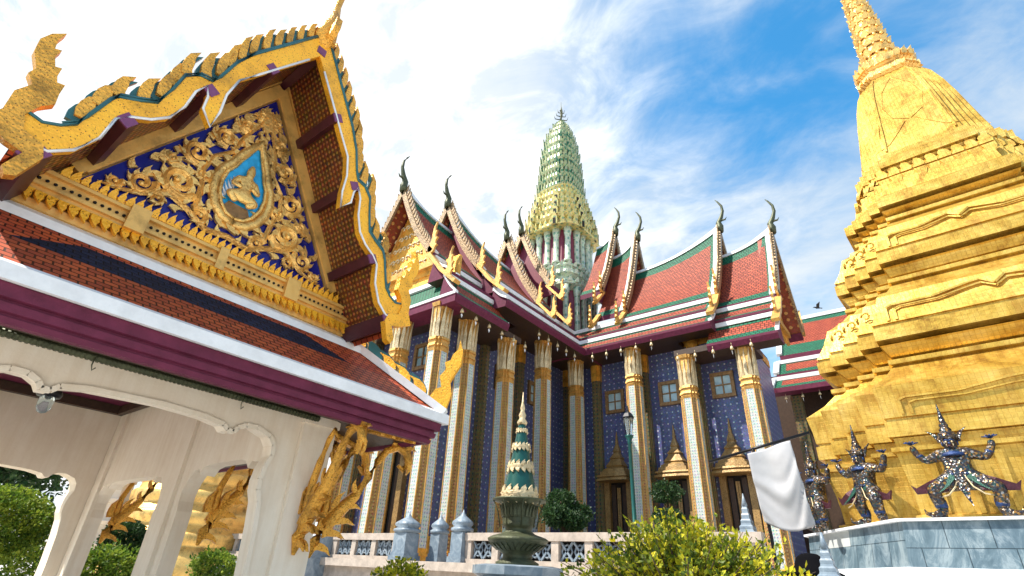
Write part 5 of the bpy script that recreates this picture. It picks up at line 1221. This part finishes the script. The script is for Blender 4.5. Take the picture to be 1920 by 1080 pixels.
# white cloth on a black pole, carried by a person half hidden behind the bush
ps = thing('person', 'person in dark wide hat and orange vest behind the bush, under the white cloth', 'person', (7.35, 1.36, 0))
J = {'hip': ((0, 0, .96), .15), 'waist': ((0, 0, 1.12), .13), 'chest': ((0, 0, 1.34), .165), 'neck': ((0, 0, 1.52), .06), 'head': ((0, .0, 1.64), .10), 'crn': ((0, 0, 1.72), .085)}; Ed = [('hip', 'waist'), ('waist', 'chest'), ('chest', 'neck'), ('neck', 'head'), ('head', 'crn')]
for s, n in ((1, 'a'), (-1, 'b')):
    J.update({'th'+n: ((s*.10, 0, .90), .10), 'kn'+n: ((s*.11, .02, .50), .065), 'an'+n: ((s*.11, 0, .08), .05), 'to'+n: ((s*.12, -.14, .04), .045), 'sh'+n: ((s*.20, 0, 1.44), .07), 'el'+n: ((s*.26, -.05, 1.18), .05), 'wr'+n: ((s*.20, -.24, 1.12), .036), 'ha'+n: ((s*.19, -.30, 1.12), .04)})
    Ed += [('hip', 'th'+n), ('th'+n, 'kn'+n), ('kn'+n, 'an'+n), ('an'+n, 'to'+n), ('chest', 'sh'+n), ('sh'+n, 'el'+n), ('el'+n, 'wr'+n), ('wr'+n, 'ha'+n)]
skin('body', J, Ed, 'skin', ps); ps.rotation_euler = (0, 0, -pi/2+.2); ps.scale = (1.04, 1.04, 1.09)
m = MB(); m.lathe([(.155, .92), (.16, 1.0), (.165, 1.12), (.20, 1.30), (.215, 1.42), (.14, 1.50), (.075, 1.53)], (0, 0, 0), 16); m.build('vest', 'orange_cloth', ps, False)
m = MB()
for s in (1, -1): m.tube([(s*.10, 0, .96), (s*.11, .02, .5), (s*.11, 0, .1)], [.125, .09, .075], 10); m.tube([(s*.19, 0, 1.45), (s*.26, -.04, 1.2), (s*.22, -.2, 1.13)], [.09, .07, .055], 8)
m.build('dark_clothing', 'black_cloth', ps, False)
m = MB(); m.lathe([(.10, 1.55), (.30, 1.60), (.31, 1.615), (.17, 1.68), (.14, 1.76), (.08, 1.80), (.01, 1.81)], (0, 0, 0), 18); m.build('hat', 'black_cloth', ps, False)
m = MB(); m.ball((0, -.105, 1.62), (.016, .02, .022), 6)
for s in (1, -1): m.ball((s*.035, -.095, 1.65), .012, 6, 1); m.ball((s*.10, 0, 1.63), (.014, .025, .035), 6)
m.tube([(-.03, -.095, 1.575), (0, -.10, 1.572), (.03, -.095, 1.575)], .006, 4, 1); m.build('face', ['skin', 'black_cloth'], ps, False)
A, B = V((8.6, 2.75, 3.30)), V((8.6, 1.25, 3.60))
pl_ = thing('black_pole', 'black pole leaning out from the chedi plinth with the white cloth tied to it', 'pole', (8.6, 2.0, 0))
m = MB(); m.tube([A, B], .022, 6); m.tube([(8.6, 2.02, 0), (8.6, 2.02, 2.2), (8.6, 2.06, 3.45)], .024, 6); m.build('frame', 'metal_black', pl_)
m = MB(); nx, nz = 26, 34; TA, TB = V((8.56, 2.14, 3.36)), V((8.56, 1.52, 3.50)); BA, BB = V((8.56, 2.07, 2.42)), V((8.50, 1.47, 2.36)); G = []
for j in range(nz+1):
    row = []
    for i in range(nx+1):
        s_, t = i/nx, j/nz; p = lerp(lerp(TA, TB, s_), lerp(BA, BB, s_), t)
        p = p+V((-.05*sin(pi*t)*(.5+.5*s_), -.07*s_*t*(1-.3*t), -.07*sin(pi*s_)*t**1.5-.10*s_*t*t*(1-s_)))
        # swags: curved folds pulled from the upper left corner and right edge
        q = t-.50*(1-((s_-.50)/.62)**2)*(.35+.65*t)+.05*sin(6*s_)
        f = (sin(19*q)+.45*sin(37*q+4*s_))*.030*min(1, t*2.2)*(.35+.65*s_)+.03*sin(7*s_-1)*(1-t)
        p.x += f; row.append(p)
    G.append(row)
k0 = m.idx([p for r_ in G for p in r_]); W_ = nx+1
for j in range(nz):
    for i in range(nx): m.add([k0[j*W_+i], k0[j*W_+i+1], k0[(j+1)*W_+i+1], k0[(j+1)*W_+i]], 0, True)
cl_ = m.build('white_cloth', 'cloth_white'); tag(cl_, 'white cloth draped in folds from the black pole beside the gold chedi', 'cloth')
sm_ = cl_.modifiers.new('t', 'SOLIDIFY'); sm_.thickness = .006
# bird
bd = thing('bird', 'small dark bird flying above the far hall roof', 'bird', (30, 2.6, 15.15))
J = {'b': ((0, 0, 0), .09), 'c': ((.16, 0, .02), .07), 'h': ((.28, 0, .05), .055), 'k': ((.36, 0, .04), .015), 't': ((-.22, 0, -.02), .04), 'tt': ((-.40, 0, -.03), .05)}; skin('body', J, [('b', 'c'), ('c', 'h'), ('h', 'k'), ('b', 't'), ('t', 'tt')], 'bird_grey', bd, 1)
m = MB()
for s in (1, -1): m.prism([(.14, s*.05, .03), (.22, s*.28, .18), (.05, s*.60, .30), (-.02, s*.35, .16), (-.12, s*.05, .02)], (0, 0, .015))
m.build('wing', 'bird_grey', bd, False); bd.rotation_euler = (0, 0, 2.2); bd.scale = (.62, .62, .62)
# far gold chedi and white chedi seen through the pavilion
f2 = thing('round_chedi', 'round banded gold chedi seen through the right side arch of the pavilion', 'chedi', (13.2, 30.5, 0))
pr_ = [(3.5, 0), (3.5, 2.0)]; z = 2.0; r = 3.45
for i in range(7): pr_ += [(r, z), (r+.12, z+.12), (r+.14, z+.5), (r+.02, z+.62), (r-.12, z+.66), (r-.16, z+.9)]; z += .92; r -= .20
m = MB(); m.lathe(pr_+[(1.9, z+.3), (1.7, z+1.5), (1.1, z+2.6)], (13.2, 30.5, 0), 36); m.build('banded_base', 'gold_leaf', f2)
m = MB(); m.lathe([(1.1, z+2.6), (.7, z+3.2), (.6, z+4), (.35, z+6), (.02, z+8.5)], (13.2, 30.5, 0), 24); m.build('spire', 'gold_leaf', f2)
f3 = thing('white_chedi', 'white stepped tower seen between the rear pavilion piers', 'tower', (9.5, 33.5, 0))
m = MB(); z, r = 0, 2.4
for i in range(7): m.lathe([(r, z), (r, z+.75), (r*1.06, z+.8), (r*1.06, z+.95), (r*.9, z+1.0)], (9.5, 33.5, 0), 8, 0, False); z += 1.0; r *= .86
m.lathe([(r, z), (r*.6, z+2), (.03, z+5)], (9.5, 33.5, 0), 12); m.build('stepped_body', 'plaster_white', f3)
lw = thing('marble_parapet', 'sloping grey marble stair wall ending in a white lotus post, beyond the pavilion', 'stair wall', (9.5, 15.8, 0))
m = MB(); m.prism([(7.6, 15.6, 0), (9.6, 15.6, 0), (9.6, 15.6, 1.95), (7.6, 15.6, 1.40)], (0, .3, 0)); m.build('sloping_wall', 'marble_grey', lw)
m = MB(); m.box((9.6, 15.5, 0), (9.95, 15.9, 1.75)); m.lathe([(.18, 1.75), (.27, 1.82), (.27, 1.92), (.18, 1.98), (.26, 2.1), (.22, 2.25), (.10, 2.42), (.05, 2.5), (.01, 2.65)], (9.775, 15.7, 0), 12); m.build('lotus_post', 'plaster_white', lw)
